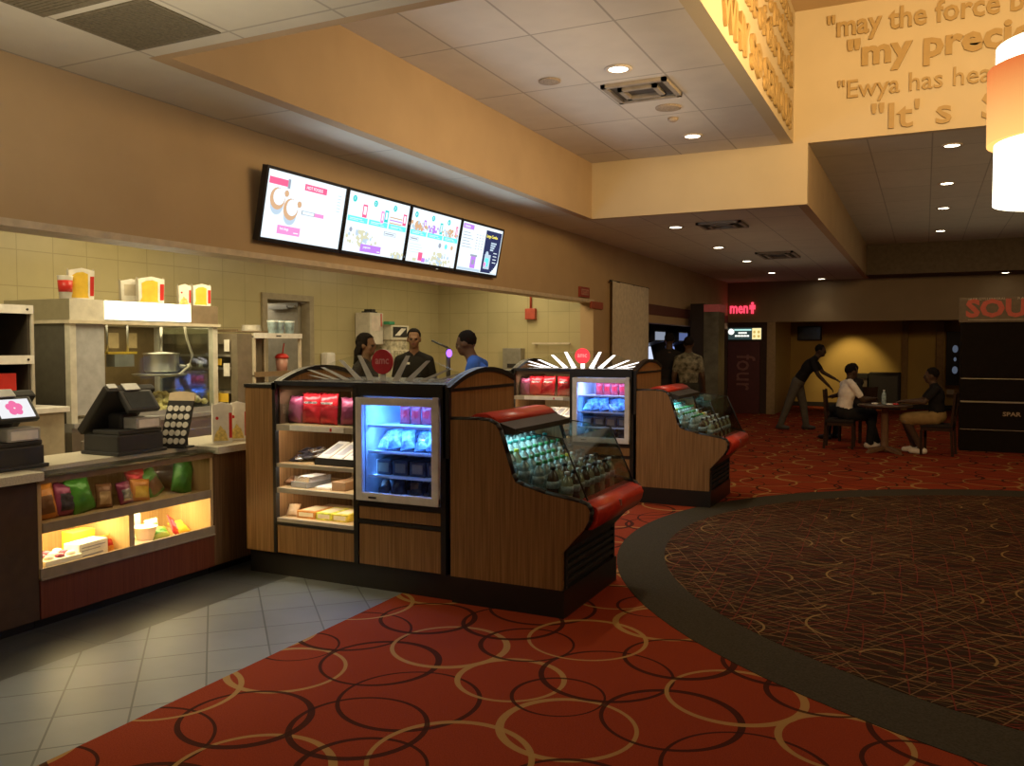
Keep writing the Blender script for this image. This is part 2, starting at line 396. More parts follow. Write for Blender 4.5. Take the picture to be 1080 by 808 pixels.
# ceilings
b = MB(); b.box(-4.25, -3.67, 3.24, 20.6, 3.1, 3.2).box(-4.25, -1.42, -3.2, 3.24, 3.1, 3.2).box(-3.67, -1.25, 9.65, 20.6, 3.1, 3.2)
struct('ceiling', b, CTL)
b = MB(); b.box(-3.57, -1.42, 3.3, 9.55, 3.75, 3.85); struct('ceiling_high', b, CT)
b = MB(); b.box(-1.15, 6.2, 9.65, 19.6, 3.74, 3.84); struct('ceiling_right', b, CTL)
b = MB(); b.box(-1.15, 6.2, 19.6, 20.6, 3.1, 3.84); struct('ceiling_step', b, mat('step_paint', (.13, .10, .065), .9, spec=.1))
b = MB(); b.box(-1.45, 6.2, -3.2, 9.65, 5.12, 5.2); struct('ceiling_atrium', b, PAINT)
b = MB(); b.box(-6.9, -4.45, -3.2, 11.45, 2.75, 2.85); struct('ceiling_kitchen', b, mat('kitchen_ceiling', (.65, .6, .5), .9))
# bulkheads
b = MB(); b.box(-3.67, -3.57, 3.24, 9.55, 3.1, 3.85).box(-3.57, -1.42, 3.24, 3.3, 3.1, 3.85); struct('wall_bulkhead_left', b, PAINT)
b = MB(); b.box(-3.67, -1.3, 9.55, 9.65, 3.1, 3.76).box(-1.3, -1.15, 9.55, 9.65, 3.1, 5.12); struct('wall_bulkhead_rear', b, PAINTC)
b = MB(); b.box(-1.25, -1.15, 9.65, 20.6, 3.1, 3.76); struct('wall_bulkhead_right', b, PAINT)
b = MB(); b.box(-1.42, -1.3, 3.3, 9.55, 3.75, 5.12).box(-1.42, -1.3, -3.2, 3.3, 3.1, 5.12); struct('wall_atrium_left', b, PAINTC)
b = MB(); b.box(-1.15, 6.2, 9.55, 9.65, 3.74, 5.12); struct('wall_atrium_rear', b, PAINTC)
# left wall: soffit above the kitchen, then solid wall
b = MB(); b.box(-4.45, -4.25, -3.2, 11.45, 2.24, 3.15).box(-4.45, -4.25, 11.45, 14, 0, 3.15).box(-4.45, -4.25, 14, 20.6, 2.32, 3.15)
struct('wall_left', b, PAINT)
b = MB(); b.box(-4.46, -4.235, -3.2, 11.45, 2.215, 2.255); struct('trim_1', b, mat('cream_trim', (.62, .52, .36), .5))
b = MB(); b.box(-4.45, -4.24, 14, 20.6, 2.14, 2.32, 1).box(-4.45, -4.25, 14, 20.6, 2.0, 2.14, 0); struct('trim_2', b, [PAINT, mat('dark_red_trim', (.13, .045, .03), .6)])
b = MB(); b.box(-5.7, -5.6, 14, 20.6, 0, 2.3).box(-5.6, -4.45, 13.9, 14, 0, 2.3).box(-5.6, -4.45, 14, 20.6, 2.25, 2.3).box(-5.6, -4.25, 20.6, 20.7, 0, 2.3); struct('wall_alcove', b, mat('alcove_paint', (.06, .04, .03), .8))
# kitchen walls
b = MB(); b.box(-6.9, -6.8, -3.2, 7.58, 0, 2.8).box(-6.9, -6.8, 8.34, 11.55, 0, 2.8).box(-6.9, -6.8, 7.58, 8.34, 2.15, 2.8); struct('wall_kitchen_left', b, WT1)
b = MB(); b.box(-6.8, -4.45, 11.45, 11.55, 0, 2.8); struct('wall_kitchen_rear', b, WT2)
# back room seen through the doorway
b = MB(); b.box(-8.9, -8.8, 6.6, 9.6, 0, 2.6).box(-8.8, -6.9, 6.5, 6.6, 0, 2.6).box(-8.8, -6.9, 9.6, 9.7, 0, 2.6).box(-8.8, -6.9, 6.6, 9.6, -.05, 0)
struct('wall_back_room', b, mat('back_room_paint', (.34, .28, .18), .8))
b = MB(); b.box(-8.8, -6.9, 6.6, 9.6, 2.3, 2.4); struct('ceiling_back_room', b, mat('back_room_ceiling', (.7, .66, .55), .9))
d = thing('door_1', None, None, (-6.8, 7.58, 0)); d['kind'] = 'structure'
DFR = mat('grey_door_frame', (.34, .29, .20), .5)
b = MB(); b.box(-6.92, -6.77, 7.51, 7.59, 0, 2.21).box(-6.92, -6.77, 8.33, 8.41, 0, 2.21).box(-6.92, -6.77, 7.59, 8.33, 2.14, 2.21); b.build('door_frame', DFR, d)
b = MB(); b.box(-7.62, -6.9, 8.27, 8.315, .01, 2.13); lf = b.build('door_leaf', mat('grey_door', (.30, .27, .21), .5), d)
b = MB(); b.box(-7.3, -7.0, 8.20, 8.25, 2.05, 2.10).box(-7.02, -6.9, 8.2, 8.24, 2.07, 2.09); b.build('door_closer', STEEL, lf)
# far end
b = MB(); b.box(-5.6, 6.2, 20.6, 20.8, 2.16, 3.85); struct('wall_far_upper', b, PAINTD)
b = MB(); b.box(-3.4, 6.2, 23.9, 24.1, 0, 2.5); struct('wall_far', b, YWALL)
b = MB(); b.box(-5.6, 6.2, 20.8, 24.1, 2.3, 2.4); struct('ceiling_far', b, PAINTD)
b = MB(); b.box(-3.4, 6.2, 23.88, 23.9, 0, .12); struct('baseboard_far', b, BLACKM)
b = MB(); b.box(-.52, -.38, 23.5, 23.9, 0, 2.35).box(.25, .42, 23.3, 23.9, 0, 2.35); struct('wall_far_pier', b, mat('pier_paint', (.24, .15, .06), .85))
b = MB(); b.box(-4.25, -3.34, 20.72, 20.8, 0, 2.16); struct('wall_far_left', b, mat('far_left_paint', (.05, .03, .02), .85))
d = thing('door_2', None, None, (-3.3, 22, 0)); d['kind'] = 'structure'
b = MB(); b.box(-3.34, -3.15, 20.66, 23.19, 0, 2.3); b.build('door_frame', mat('tan_door_frame', (.32, .22, .10), .6), d)
b = MB(); b.box(-3.6, -3.2, 23.2, 23.24, .01, 2.2); lf = b.build('door_leaf', mat('dark_door', (.05, .03, .02), .5), d)
b = MB(); b.box(-3.50, -3.40, 23.12, 23.2, .98, 1.06); b.build('door_handle', BLACKM, lf)
# room shell outside the picture
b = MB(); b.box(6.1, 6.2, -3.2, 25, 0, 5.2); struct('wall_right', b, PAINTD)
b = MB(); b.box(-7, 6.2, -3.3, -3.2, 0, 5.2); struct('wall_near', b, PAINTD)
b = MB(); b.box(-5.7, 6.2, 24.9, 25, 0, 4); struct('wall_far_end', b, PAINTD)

# raised lettering on the high walls
LET = mat('raised_gold_lettering', (.40, .27, .10), .6, var=.05)
def lettering(name, body, M, size, width, label, bold=.012, mats=LET):
    t = thing('wall_lettering', label, 'lettering', tuple(M.translation), 'raised movie quotes on the high walls')
    def mk(txt):
        q = MB(); q.text(txt, size, Matrix.Identity(4), .012, 0, bold); return q
    q = mk(body); xs = [v.co.x for v in q.bm.verts]; k = width/(max(xs)-min(xs)); q.bm.free()
    words = body.split(' '); pre = ''
    for w_ in words:
        if not w_: pre += ' '; continue
        st = -9
        if pre.strip():
            q = mk(pre.rstrip()); st = max(v.co.x for v in q.bm.verts)+.004; q.bm.free()
        pre += w_
        b = mk(pre); pre += ' '
        bmesh.ops.delete(b.bm, geom=[v for v in b.bm.verts if v.co.x < st], context='VERTS')
        b.bm.transform(M @ Matrix.Diagonal((k, 1, 1, 1)))
        b.build('word', mats, t)
    return t
yb = 9.52
lettering('l', '"may the force be with', faceY((-.98, yb, 4.79)), .30, 2.42, 'top quote on the facing wall, starting with the words may the force', .006)
lettering('l', '"my precious', faceY((-.78, yb, 4.47)), .36, 2.02, 'second quote down on the facing wall, large bold words my preci, behind the lamp', .012)
lettering('l', '"Ewya has heard', faceY((-.87, yb, 4.15)), .26, 1.60, 'thin quote on the facing wall reading Ewya has hea', .001)
lettering('l', '"It\' s  S', faceY((-.55, yb, 3.80)), .36, 1.16, 'lowest quote on the facing wall, the words It s S beside the lamp', .004)
xl = -1.285
lettering('l', 'WHY SO SERIOUS?', faceX((xl, 5.95, 3.83)), .38, 3.34, 'lowest raised quote on the side wall reading WHY SO SERIOUS?', .010)
lettering('l', 'king of the of the world', faceX((xl, 5.6, 4.26)), .36, 3.66, 'second raised quote up on the side wall, above WHY SO SERIOUS', .008)
lettering('l', 'houston we have a problem', faceX((xl, 5.4, 4.58)), .28, 3.85, 'third raised quote up on the side wall, bright near the ceiling', .006)
lettering('l', 'there is no place like home', faceX((xl, 5.2, 4.86)), .24, 4.05, 'topmost raised quote on the side wall under the atrium ceiling', .006)

# ------------------------------------------------------------------ lights
def area(name, loc, rot, sx, sy, e, col, spread=None):
    L = bpy.data.lights.new(name, 'AREA'); L.shape = 'RECTANGLE'; L.size = sx; L.size_y = sy; L.energy = e; L.color = col
    if spread: L.spread = spread
    o = bpy.data.objects.new(name, L); COL.objects.link(o); o.location = loc; o.rotation_euler = rot; return o
def spot(name, loc, e, ang=70, blend=.6, col=(1, .84, .58), rot=(0, 0, 0), r=.05):
    L = bpy.data.lights.new(name, 'SPOT'); L.energy = e; L.spot_size = R(ang); L.spot_blend = blend; L.color = col; L.shadow_soft_size = r
    o = bpy.data.objects.new(name, L); COL.objects.link(o); o.location = loc; o.rotation_euler = rot; return o
def point(name, loc, e, col, r=.1):
    L = bpy.data.lights.new(name, 'POINT'); L.energy = e; L.color = col; L.shadow_soft_size = r
    o = bpy.data.objects.new(name, L); COL.objects.link(o); o.location = loc; return o
WARM = (1, .78, .46)
w = bpy.data.worlds.new('world'); S.world = w; w.use_nodes = True
w.node_tree.nodes['Background'].inputs[0].default_value = (.9, .6, .35, 1); w.node_tree.nodes['Background'].inputs[1].default_value = .03

LENS = glow('downlight_lens', (1, .86, .62), 9)
RING = mat('white_ceiling_trim', (.62, .55, .45), .5)
def downlight(x, y, z, label, e):
    t = thing('ceiling_downlight', label, 'downlight', (x, y, z), 'recessed ceiling downlights')
    b = MB(); b.lathe([(.075, -.001), (.105, -.004), (.105, -.012), (.075, -.012), (.075, -.001)], (x, y, z), 24); b.build('trim_ring', RING, t)
    b = MB(); b.lathe([(.074, -.008), (.0, -.010)], (x, y, z), 24); b.build('lens', LENS, t)
    if e: spot('downlight_beam', (x, y, z-.05), e, 95, .75)
downlight(-2.18, 6.4, 3.75, 'bright round downlight in the high ceiling just before the air vent', 55)
downlight(-2.18, 8.75, 3.75, 'round downlight in the high ceiling near its rear bulkhead', 45)
for i, (y, lab) in enumerate([(10.63, 'first downlight of the row under the low ceiling, in front of the square vent'), (13.1, 'second downlight of the row under the low ceiling'),
                              (15.4, 'third downlight of the row under the low ceiling'), (18.1, 'fourth downlight of the row under the low ceiling, faint')]):
    downlight(-2.85, y, 3.1, lab, 9)
downlight(-2.1, 20.2, 3.1, 'farthest small downlight at the end of the low ceiling', 5)
for i, (y, lab) in enumerate([(10.31, 'nearest downlight of the right-hand row, just below the quotes'), (12.67, 'second downlight of the right-hand row, under the quote wall'),
                              (14.9, 'third downlight of the right-hand row beside the lamp'), (17.8, 'fourth downlight of the right-hand row below the lamp')]):
    downlight(.22, y, 3.74, lab, 7)
downlight(1.45, 20.1, 3.1, 'lone distant downlight above the movie poster standee', 5)

# air vents, speakers and smoke detector in the ceilings
VENT = mat('vent_metal', (.30, .26, .20), .7); VDK = mat('vent_slot_dark', (.06, .05, .04), .8)
def vent(x0, x1, y0, y1, z, label):
    t = thing('ceiling_vent', label, 'air vent', ((x0+x1)/2, (y0+y1)/2, z))
    b = MB()
    for k in range(4):
        i = .02+.055*k
        if k % 2 == 0:
            for (a, c, e, f) in [(x0+i, x1-i, y0+i, y0+i+.04), (x0+i, x1-i, y1-i-.04, y1-i), (x0+i, x0+i+.04, y0+i, y1-i), (x1-i-.04, x1-i, y0+i, y1-i)]:
                b.box(a, c, e, f, z-.03-.004*k, z-.002)
    b.build('vent_frame', VENT, t)
    b = MB(); b.box(x0+.03, x1-.03, y0+.03, y1-.03, z-.006, z-.001); b.build('vent_backing', VDK, t)
vent(-2.47, -1.88, 6.72, 7.28, 3.75, 'square air vent with nested louvres in the high ceiling')
vent(-2.56, -1.98, 10.36, 10.93, 3.1, 'square air vent in the low ceiling behind the bulkhead')
vent(-2.50, -1.88, 14.05, 15.05, 3.1, 'dark distant air vent in the low ceiling')
SPK = mat('speaker_grille', (.34, .27, .19), .7, var=.3, scale=90)
for x, y, r, lab in [(-2.12, 7.62, .115, 'round cream ceiling speaker just behind the air vent'), (-2.78, 6.45, .09, 'faint round ceiling speaker left of the downlight')]:
    b = MB(); b.lathe([(r, -.001), (r, -.012), (r*.8, -.016), (0, -.017)], (x, y, 3.75), 24); tag(b.build('ceiling_speaker', SPK, None, (x, y, 3.75)), lab, 'speaker')
b = MB(); b.lathe([(.05, -.001), (.05, -.02), (.03, -.035), (0, -.036)], (-2.18, 8.0, 3.75), 18); tag(b.build('smoke_detector', SPK, None, (-2.18, 8.0, 3.75)), 'small round smoke detector in the high ceiling', 'smoke detector')
# dark missing tiles in the near ceiling
DT = mat('dark_ceiling_grille', (.17, .145, .09), .9, var=.2, scale=60)
for x0, x1, y0, y1, lab in [(-3.62, -3.06, 2.68, 3.13, 'dark square return-air grille in the low ceiling over the camera'), (-3.64, -3.05, 1.9, 2.63, 'dark return-air grille at the top left corner')]:
    b = MB(); b.box(x0, x1, y0, y1, 3.094, 3.0995)
    for k in range(30): b.box(x0+.02, x1-.02, y0+.02+(y1-y0-.04)*k/30, y0+.02+(y1-y0-.04)*k/30+.006, 3.0915, 3.094)
    tag(b.build('return_grille', DT, None, (x0, y0, 3.09)), lab, 'ceiling grille')

# pendant lamp
t = thing('pendant_lamp', 'large drum pendant lamp with white inner shade and glowing orange outer band', 'lamp', (.55, 4.5, 2.24))
b = MB(); b.lathe([(.285, 0), (.285, .70), (.275, .70), (.275, 0), (.285, 0)], (.55, 4.5, 2.24), 40); b.build('inner_shade', glow('white_shade_glow', (1, .86, .58), 3.2), t)
OUT, n_, l_ = nt('orange_shade_glow'); bb = n_['Principled BSDF']
bb.inputs['Base Color'].default_value = (.35, .12, .03, 1); bb.inputs['Roughness'].default_value = .7
tc = n_.new('ShaderNodeTexCoord'); sp = n_.new('ShaderNodeSeparateXYZ'); rp = n_.new('ShaderNodeValToRGB')
l_.new(tc.outputs['Generated'], sp.inputs[0]); l_.new(sp.outputs[2], rp.inputs[0])
rp.color_ramp.elements[0].color = (1, .58, .16, 1); rp.color_ramp.elements[1].color = (.62, .13, .03, 1)
l_.new(rp.outputs[0], bb.inputs['Emission Color']); bb.inputs['Emission Strength'].default_value = .85
b = MB(); b.lathe([(.315, .27), (.318, .60), (.312, .60), (.309, .27), (.315, .27)], (.55, 4.5, 2.24), 40); b.build('outer_band', OUT, t)
b = MB(); b.cyl((.55, 4.5, 2.9), (.55, 4.5, 5.12), .012); b.lathe([(.07, 5.08), (.07, 5.12)], (.55, 4.5, 0), 16); b.build('cord', BLACKM, t)
b = MB(); b.lathe([(.27, .012), (0, .010)], (.55, 4.5, 2.24), 40); b.build('diffuser', glow('lamp_diffuser', (1, .88, .62), 4), t)
point('lamp_light', (.55, 4.5, 3.1), 22, (1, .70, .34), .2)
area('atrium_fill_rear', (.6, 5.2, 3.6), (R(108), 0, 0), 1.2, .8, 78, (1, .62, .26), R(130))  # added fill lamps off the pendant, aimed at the two quote walls
area('atrium_fill_left', (.1, 5.6, 3.7), (R(105), 0, R(68)), 1.2, .8, 34, (1, .62, .26), R(130))
area('bounce_right', (1.6, 14, 2.3), (R(180), 0, 0), 4, 8, 8, (1, .80, .54))  # added upward lamps in mid-air, imitating light bounced onto the ceilings
area('bounce_rear', (-2.2, 13.5, 2.0), (R(180), 0, 0), 1.6, 6, 2.5, (1, .82, .58))
area('near_left_fill', (-2.5, 1.8, 2.3), (0, R(112), 0), .8, 2, 4, (1, .82, .54))  # added lamp with no fixture, brightens the near left wall
area('bounce_high', (-2.4, 6.5, 2.4), (R(180), 0, 0), 1.4, 3.5, 3.5, (1, .84, .64))  # two more added upward lamps in place of bounced light
area('bounce_near', (-2.6, 2.0, 2.2), (R(180), 0, 0), 2, 2, 9, (1, .84, .62))

# kitchen light
for i, y in enumerate((3.2, 5.6, 8.2, 10.4)):
    area('kitchen_light', (-5.25, y, 2.73), (0, 0, 0), .9, 1.4, 25 if i < 2 else 14, (1, .82, .46))
area('back_room_light', (-7.8, 8, 2.28), (0, 0, 0), .8, .8, 10, (1, .86, .6))
# far spotlight that washes the ochre wall
spot('wall_wash', (-1.7, 22.9, 2.26), 60, 75, .7, (1, .72, .28), (R(32), 0, 0))
# dim fill lamps added to lift the lobby, no fixtures stand there
area('lobby_fill', (4.5, 6, 5.0), (0, R(15), 0), 2, 6, 38, (1, .76, .48))
area('near_fill', (-2.4, 1.0, 3.06), (0, 0, 0), 1.2, 1.2, 10, (1, .82, .58))
area('far_fill', (-1.4, 15.5, 3.05), (0, 0, 0), 1.5, 6, 5, (1, .80, .55))
area('far_fill', (2.2, 16, 3.6), (0, 0, 0), 2, 5, 5, (1, .80, .55))
area('bulkhead_fill', (-2.0, 6.4, 3.0), (0, R(120), 0), .5, 4, 5, (1, .72, .48))  # added lamp to brighten the left bulkhead, not a fitting
spot('tile_beam', (-3.3, 2.9, 3.05), 30, 36, .9, (.84, .92, 1))
spot('counter_beam', (-1.2, 2.6, 4.6), 34, 60, .8, (1, .80, .52), (R(10), R(-40), 0))
# ------------------------------------------------------------------ snack kiosks
def arc_profile(y0, y1, z0, zf, zm, zb, n=14):
    pts = [(y0, z0)]
    for i in range(n+1):
        u = i/n; lin = zf+(zb-zf)*u
        pts.append((y0+(y1-y0)*u, lin+(zm-(zf+zb)/2)*4*u*(1-u)))
    pts.append((y1, z0)); return pts
def make_kiosk(ox, oy, lit, label):
    K = thing('candy_kiosk', label, 'display kiosk', (ox, oy, 0), 'wood candy kiosks', local=True)
    def P(mb, name, mats, par=K): return mb.build(name, mats, par)
    # plinth, body, frame
    b = MB(); b.box(.0, 1.66, .035, .95, 0, .165); b.box(.0, 1.66, .03, .035, .15, .165); P(b, 'plinth', BLACK)
    b = MB(); b.box(0, .25, 0, .95, .165, 1.31); P(b, 'side_panel', WOOD)
    b = MB(); b.box(-.006, .256, -.006, .95, 1.31, 1.335); P(b, 'side_cap', BLACK)
    b = MB(); b.box(.26, 1.64, .88, .95, .165, 1.30); P(b, 'back_panel', CASEWOOD)
    b = MB()
    for x0, x1 in ((.25, .275), (.93, .965), (1.595, 1.63)): b.box(x0, x1, -.008, .03, .165, 1.35)
    b.box(.275, .93, -.006, .03, .365, .385).box(.965, 1.595, -.006, .03, .44, .465).box(.965, 1.595, -.006, .03, .555, .59).box(.965, 1.595, -.006, .03, 1.275, 1.35)
    P(b, 'frame', BLACK)
    b = MB(); b.box(.94, .96, .03, .88, .40, 1.30); P(b, 'divider', CASEWOOD)
    b = MB(); b.box(.26, 1.62, .0, .93, 1.33, 1.36); P(b, 'top', mat('dark_blue_black_top', (.02, .022, .03), .25))
    for x0, x1, z0, z1 in ((.275, .93, .165, .365), (.965, 1.595, .165, .44), (.965, 1.595, .465, .555)):
        b = MB(); b.box(x0+.004, x1-.004, -.002, .03, z0+.004, z1-.004, 0, .003); P(b, 'lower_panel', WOOD)
    # two arched end panels running front to back
    for x0 in (.25, 1.62):
        b = MB(); pr = arc_profile(.0, .93, .9 if x0 > 1 else 1.30, 1.345, 1.46, 1.385)
        b.prism(pr, 'X', x0, x0+.03, 0); 
        e = P(b, 'arched_end_panel', WOOD)
        b = MB(); rim = [(y, z-.022) for y, z in pr[1:-1]]; top = pr[1:-1]
        b.prism(top+[(y, z-.03) for y, z in top][::-1], 'X', x0-.012, x0+.042, 0)
        b.box(x0-.008, x0+.038, -.008, .02, .9 if x0 > 1 else 1.30, 1.345)
        if x0 > 1: b.box(x0+.025, x0+.036, 0, .93, 1.315, 1.335)
        b.build('edge_trim', BLACK, e)
    # shelving bay
    for z0, z1, dep in ((1.02, 1.06, .42), (.765, .79, .5), (.588, .62, .5), (.385, .41, .55)):
        b = MB(); b.box(.275, .93, .02, dep+.03, z1-.009, z1, 0); b.box(.275, .93, .0, .022, z0, z1, 1); sh = P(b, 'shelf', [CASEWOOD, mat('shelf_edge_strip', (.42, .37, .29), .4)])
        if z0 > 1:
            b = MB(); b.box(.40, .85, -.006, 0, z0+.004, z1-.002); b.box(.74, .755, -.008, -.006, z0+.01, z1-.008, 1); b.build('price_strip', [WHITEP, REDPL], sh)
        if z0 > .5:
            b = MB(); b.box(.29, .92, .026, .05, z0+.002, z0+.012); b.build('light_strip', glow('shelf_light', (1, .93, .80), 14), sh)
    b = MB(); b.box(.275, .285, .03, .5, 1.06, 1.30).box(.92, .93, .03, .5, 1.06, 1.30).box(.275, .93, .02, .03, 1.30, 1.33); P(b, 'upper_bay', mat('dark_upper_bay', (.10, .055, .03), .5))
    b = MB(); b.box(.285, .92, .03, .034, 1.06, 1.20); P(b, 'bin_front', GLASS)
    # glass-door freezer
    b = MB()
    b.box(.99, 1.005, .03, .55, .60, 1.27).box(1.565, 1.58, .03, .55, .60, 1.27).box(.99, 1.58, .53, .55, .60, 1.27).box(.99, 1.58, .03, .55, .59, .61).box(.99, 1.58, .03, .55, 1.26, 1.275)
    F = P(b, 'freezer', mat('freezer_liner', (.55, .60, .68), .35))
    b = MB(); x0, x1, z0, z1 = .968, 1.592, .595, 1.268
    b.box(x0, x0+.05, -.035, .0, z0, z1, 0, .006).box(x1-.05, x1, -.035, .0, z0, z1, 0, .006).box(x0, x1, -.034, -.001, z0, z0+.055, 0, .006).box(x0, x1, -.034, -.001, z1-.05, z1, 0, .006)
    b.box(x1-.035, x1+.004, -.04, -.03, z1-.008, z1+.012).box(x0+.1, x0+.16, -.038, -.034, z0+.02, z0+.03, 1)
    b.build('door_frame', [mat('freezer_door_white', (.62, .60, .56), .4), BLACK], F)
    b = MB(); b.box(x0+.05, x1-.05, -.02, -.016, z0+.05, z1-.045); b.build('door_glass', glass('freezer_glass', (.86, .92, .98), .03), F)
    for z in (1.075, .905, .745):
        b = MB(); b.box(1.005, 1.565, .06, .52, z-.006, z); b.box(1.005, 1.565, .052, .06, z-.008, z+.008); b.build('wire_shelf', mat('shelf_white', (.7, .74, .8), .3), F)
    b = MB(); b.cyl((1.06, .06, 1.225), (1.54, .06, 1.225), .006); b.build('light_tube', glow('freezer_tube', (.55, .72, 1), 5), F)
    # sunburst sign on top
    yy = .32; cx = .95
    b = MB()
    arc = [(.33+1.30*i/20, 1.37+.175*(1-((.33+1.30*i/20-.95)/.68)**2)+.01) for i in range(21)]
    pts = [(.33, 1.361)]+arc+[(1.62, 1.361)]
    b.prism(pts, 'Y', yy, yy+.008, 0); G = P(b, 'sunburst_sign', glass('acrylic', (.93, .95, .93), .04))
    STR = glow('lit_stripe', (1, .93, .86), 2.2) if lit else mat('white_stripe', (.66, .64, .60), .5)
    for k, a in enumerate((-78, -68, -57, -44, -24, 24, 44, 57, 68, 78)):
        s = math.sin(R(a)); c = math.cos(R(a))
        # stripe from the middle bottom out to the arc
        bx = cx+.62*math.tan(R(a))*.14 ; bx = cx+ s*.42
        tx = cx+s*.66
        if abs(a) > 60: bx = cx+math.copysign(.40 if abs(a) < 70 else .47, a); tx = cx+math.copysign(.645, a)
        zt = 1.375+.175*(1-((tx-.95)/.68)**2)
        if abs(a) == 78: zt = 1.392
        if abs(a) == 68: zt = 1.43
        if abs(a) == 57: bx = cx+math.copysign(.31, a); tx = cx+math.copysign(.52, a); zt = 1.375+.175*(1-((tx-.95)/.68)**2)
        if abs(a) == 44: bx = cx+math.copysign(.20, a); tx = cx+math.copysign(.36, a); zt = 1.375+.175*(1-((tx-.95)/.68)**2)
        if abs(a) == 24: bx = cx+math.copysign(.10, a); tx = cx+math.copysign(.20, a); zt = 1.375+.175*(1-((tx-.95)/.68)**2)
        wb, wt = .028, .016
        b = MB(); b.prism([(bx-wb, 1.363), (bx+wb, 1.363), (tx+wt, zt), (tx-wt, zt)], 'Y', yy-.004, yy-.001); b.build('sunburst_stripe', STR, G)
    b = MB(); b.box(cx-.022, cx+.022, yy-.006, yy-.001, 1.362, 1.43); b.build('sunburst_stripe', STR, G)
    b = MB(); b.cyl((cx, yy-.02, 1.492), (cx, yy-.005, 1.492), .085, None, 32, 0)
    if lit: dm = [glow('lit_red_disc', (.95, .04, .05), 1.1), glow('lit_disc_letters', (1, .25, .22), 1.0)]
    else: dm = [mat('red_disc', (.52, .02, .035), .4), mat('pink_letters', (.75, .30, .30), .5)]
    b.text('amc', .075, faceY((cx-.055, yy-.021, 1.478)), .001, 1, .001, .11)
    b.build('logo_disc', dm, G)
    return K
KX = -4.30
K1 = make_kiosk(KX, 4.58, False, 'near wood candy kiosk beside the snack counter with unlit grey sunburst sign')
K2 = make_kiosk(KX, 8.38, True, 'far wood candy kiosk behind the near one with brightly lit sunburst sign')

# ------------------------------------------------------------------ open drink coolers
prof = [(1.66, .165), (1.66, 1.145), (1.86, 1.15), (1.93, 1.145), (1.975, 1.125), (2.0, 1.09), (2.045, .955), (2.085, .83), (2.11, .785), (2.16, .765), (2.30, .73),
        (2.52, .695), (2.565, .68), (2.585, .65), (2.58, .60), (2.555, .55), (2.41, .385), (2.41, .165)]
def make_cooler(ox, oy, label):
    K = thing('drink_cooler', label, 'drink cooler', (ox, oy, 0), 'open-front drink coolers', local=True)
    def P(mb, name, mats, par=K): return mb.build(name, mats, par)
    W = .94
    b = MB(); b.box(1.67, 2.425, 0, W, 0, .165); P(b, 'plinth', BLACK)
    def inset(pts, d):
        c = Vector((2.0, .6)); return [((Vector(p)-c).normalized()*-d+Vector(p)).to_tuple() for p in pts]
    for y0, y1 in ((0, .035), (W-.035, W)):
        b = MB(); b.prism(prof, 'Y', y0, y1); e = P(b, 'side_panel', WOOD)
        # black edge moulding following the top outline
        b = MB(); run = prof[1:16]
        for i in range(len(run)-1):
            (xa, za), (xb, zb) = run[i], run[i+1]
            b.cyl((xa, (y0+y1)/2, za), (xb, (y0+y1)/2, zb), .018, None, 10)
            b.ell((xb, (y0+y1)/2, zb), .018, .018, .018, 0, 10, 6)
        b.build('edge_moulding', BLACK, e)
    # inner well
    b = MB()
    b.box(1.68, 1.72, .035, W-.035, .2, 1.12)
    b.prism([(1.72, .84), (2.10, .70), (2.50, .60), (2.50, .56), (1.72, .56)], 'Y', .035, W-.035)
    P(b, 'bottle_well', mat('cooler_liner', (.05, .055, .06), .4))
    b = MB(); b.box(1.68, 2.40, .036, W-.036, .165, .56); P(b, 'body', BLACK)
    # grille under the nose
    b = MB()
    for k in range(7):
        z = .20+.045*k; b.box(2.395, 2.425, .06, W-.06, z, z+.022)
    b.box(2.39, 2.425, .036, .06, .17, .53).box(2.39, 2.425, W-.06, W-.036, .17, .53)
    P(b, 'vent_grille', BLACKM)
    # red top bolster, black canopy
    pb = [(1.78, 1.135), (1.78, 1.16), (1.83, 1.185), (1.90, 1.185), (1.955, 1.165), (1.985, 1.135)]
    b = MB(); b.prism(pb, 'Y', .025, W-.03, 0, None, True); P(b, 'red_bolster', REDPAD)
    b = MB(); b.prism([(1.72, 1.12), (1.98, 1.135), (2.09, 1.10), (2.09, 1.065), (1.98, 1.06), (1.72, 1.09)], 'Y', .036, W-.036); cn = P(b, 'canopy', mat('canopy_black', (.03, .025, .02), .5))
    b = MB(); b.cyl((1.78, .06, 1.05), (1.78, W-.06, 1.05), .012); b.build('light_tube', glow('cooler_tube', (.55, .95, 1), 5), cn)
    # red nose bumper
    pn = [(2.49, .695), (2.555, .685), (2.61, .665), (2.625, .63), (2.615, .585), (2.585, .535), (2.53, .53), (2.47, .60)]
    b = MB(); b.prism(pn, 'Y', .036, W-.036, 0, None, True); n_ = P(b, 'red_bumper', REDPAD)
    b = MB(); b.box(2.612, 2.632, .42, .435, .615, .655); b.build('lock', STEEL, n_)
    b = MB(); b.prism([(2.02, .545), (2.56, .545), (2.41, .385), (2.02, .385)], 'Y', .036, W-.036); P(b, 'under_nose', BLACK)
    # glass
    gl = glass('cooler_glass', (.80, .84, .82), .035)
    for y in (.045, W-.049):
        b = MB(); b.prism([(2.07, 1.09), (2.39, 1.055), (2.55, .70), (2.12, .79), (2.05, .98)], 'Y', y, y+.004); P(b, 'side_glass', gl)
    b = MB(); b.prism([(2.39, 1.055), (2.395, 1.057), (2.555, .70), (2.55, .70)], 'Y', .045, W-.045); fg = P(b, 'front_glass', gl)
    for y in (.046, W-.046):
        b = MB(); b.cyl((2.393, y, 1.057), (2.553, y, .70), .005, None, 8); b.cyl((2.07, y, 1.092), (2.393, y, 1.057), .0035, None, 8).ell((2.393, y, 1.057), .005, .005, .005, 0, 8, 6)
        b.build('glass_edge', BLACKM, fg)
    return K
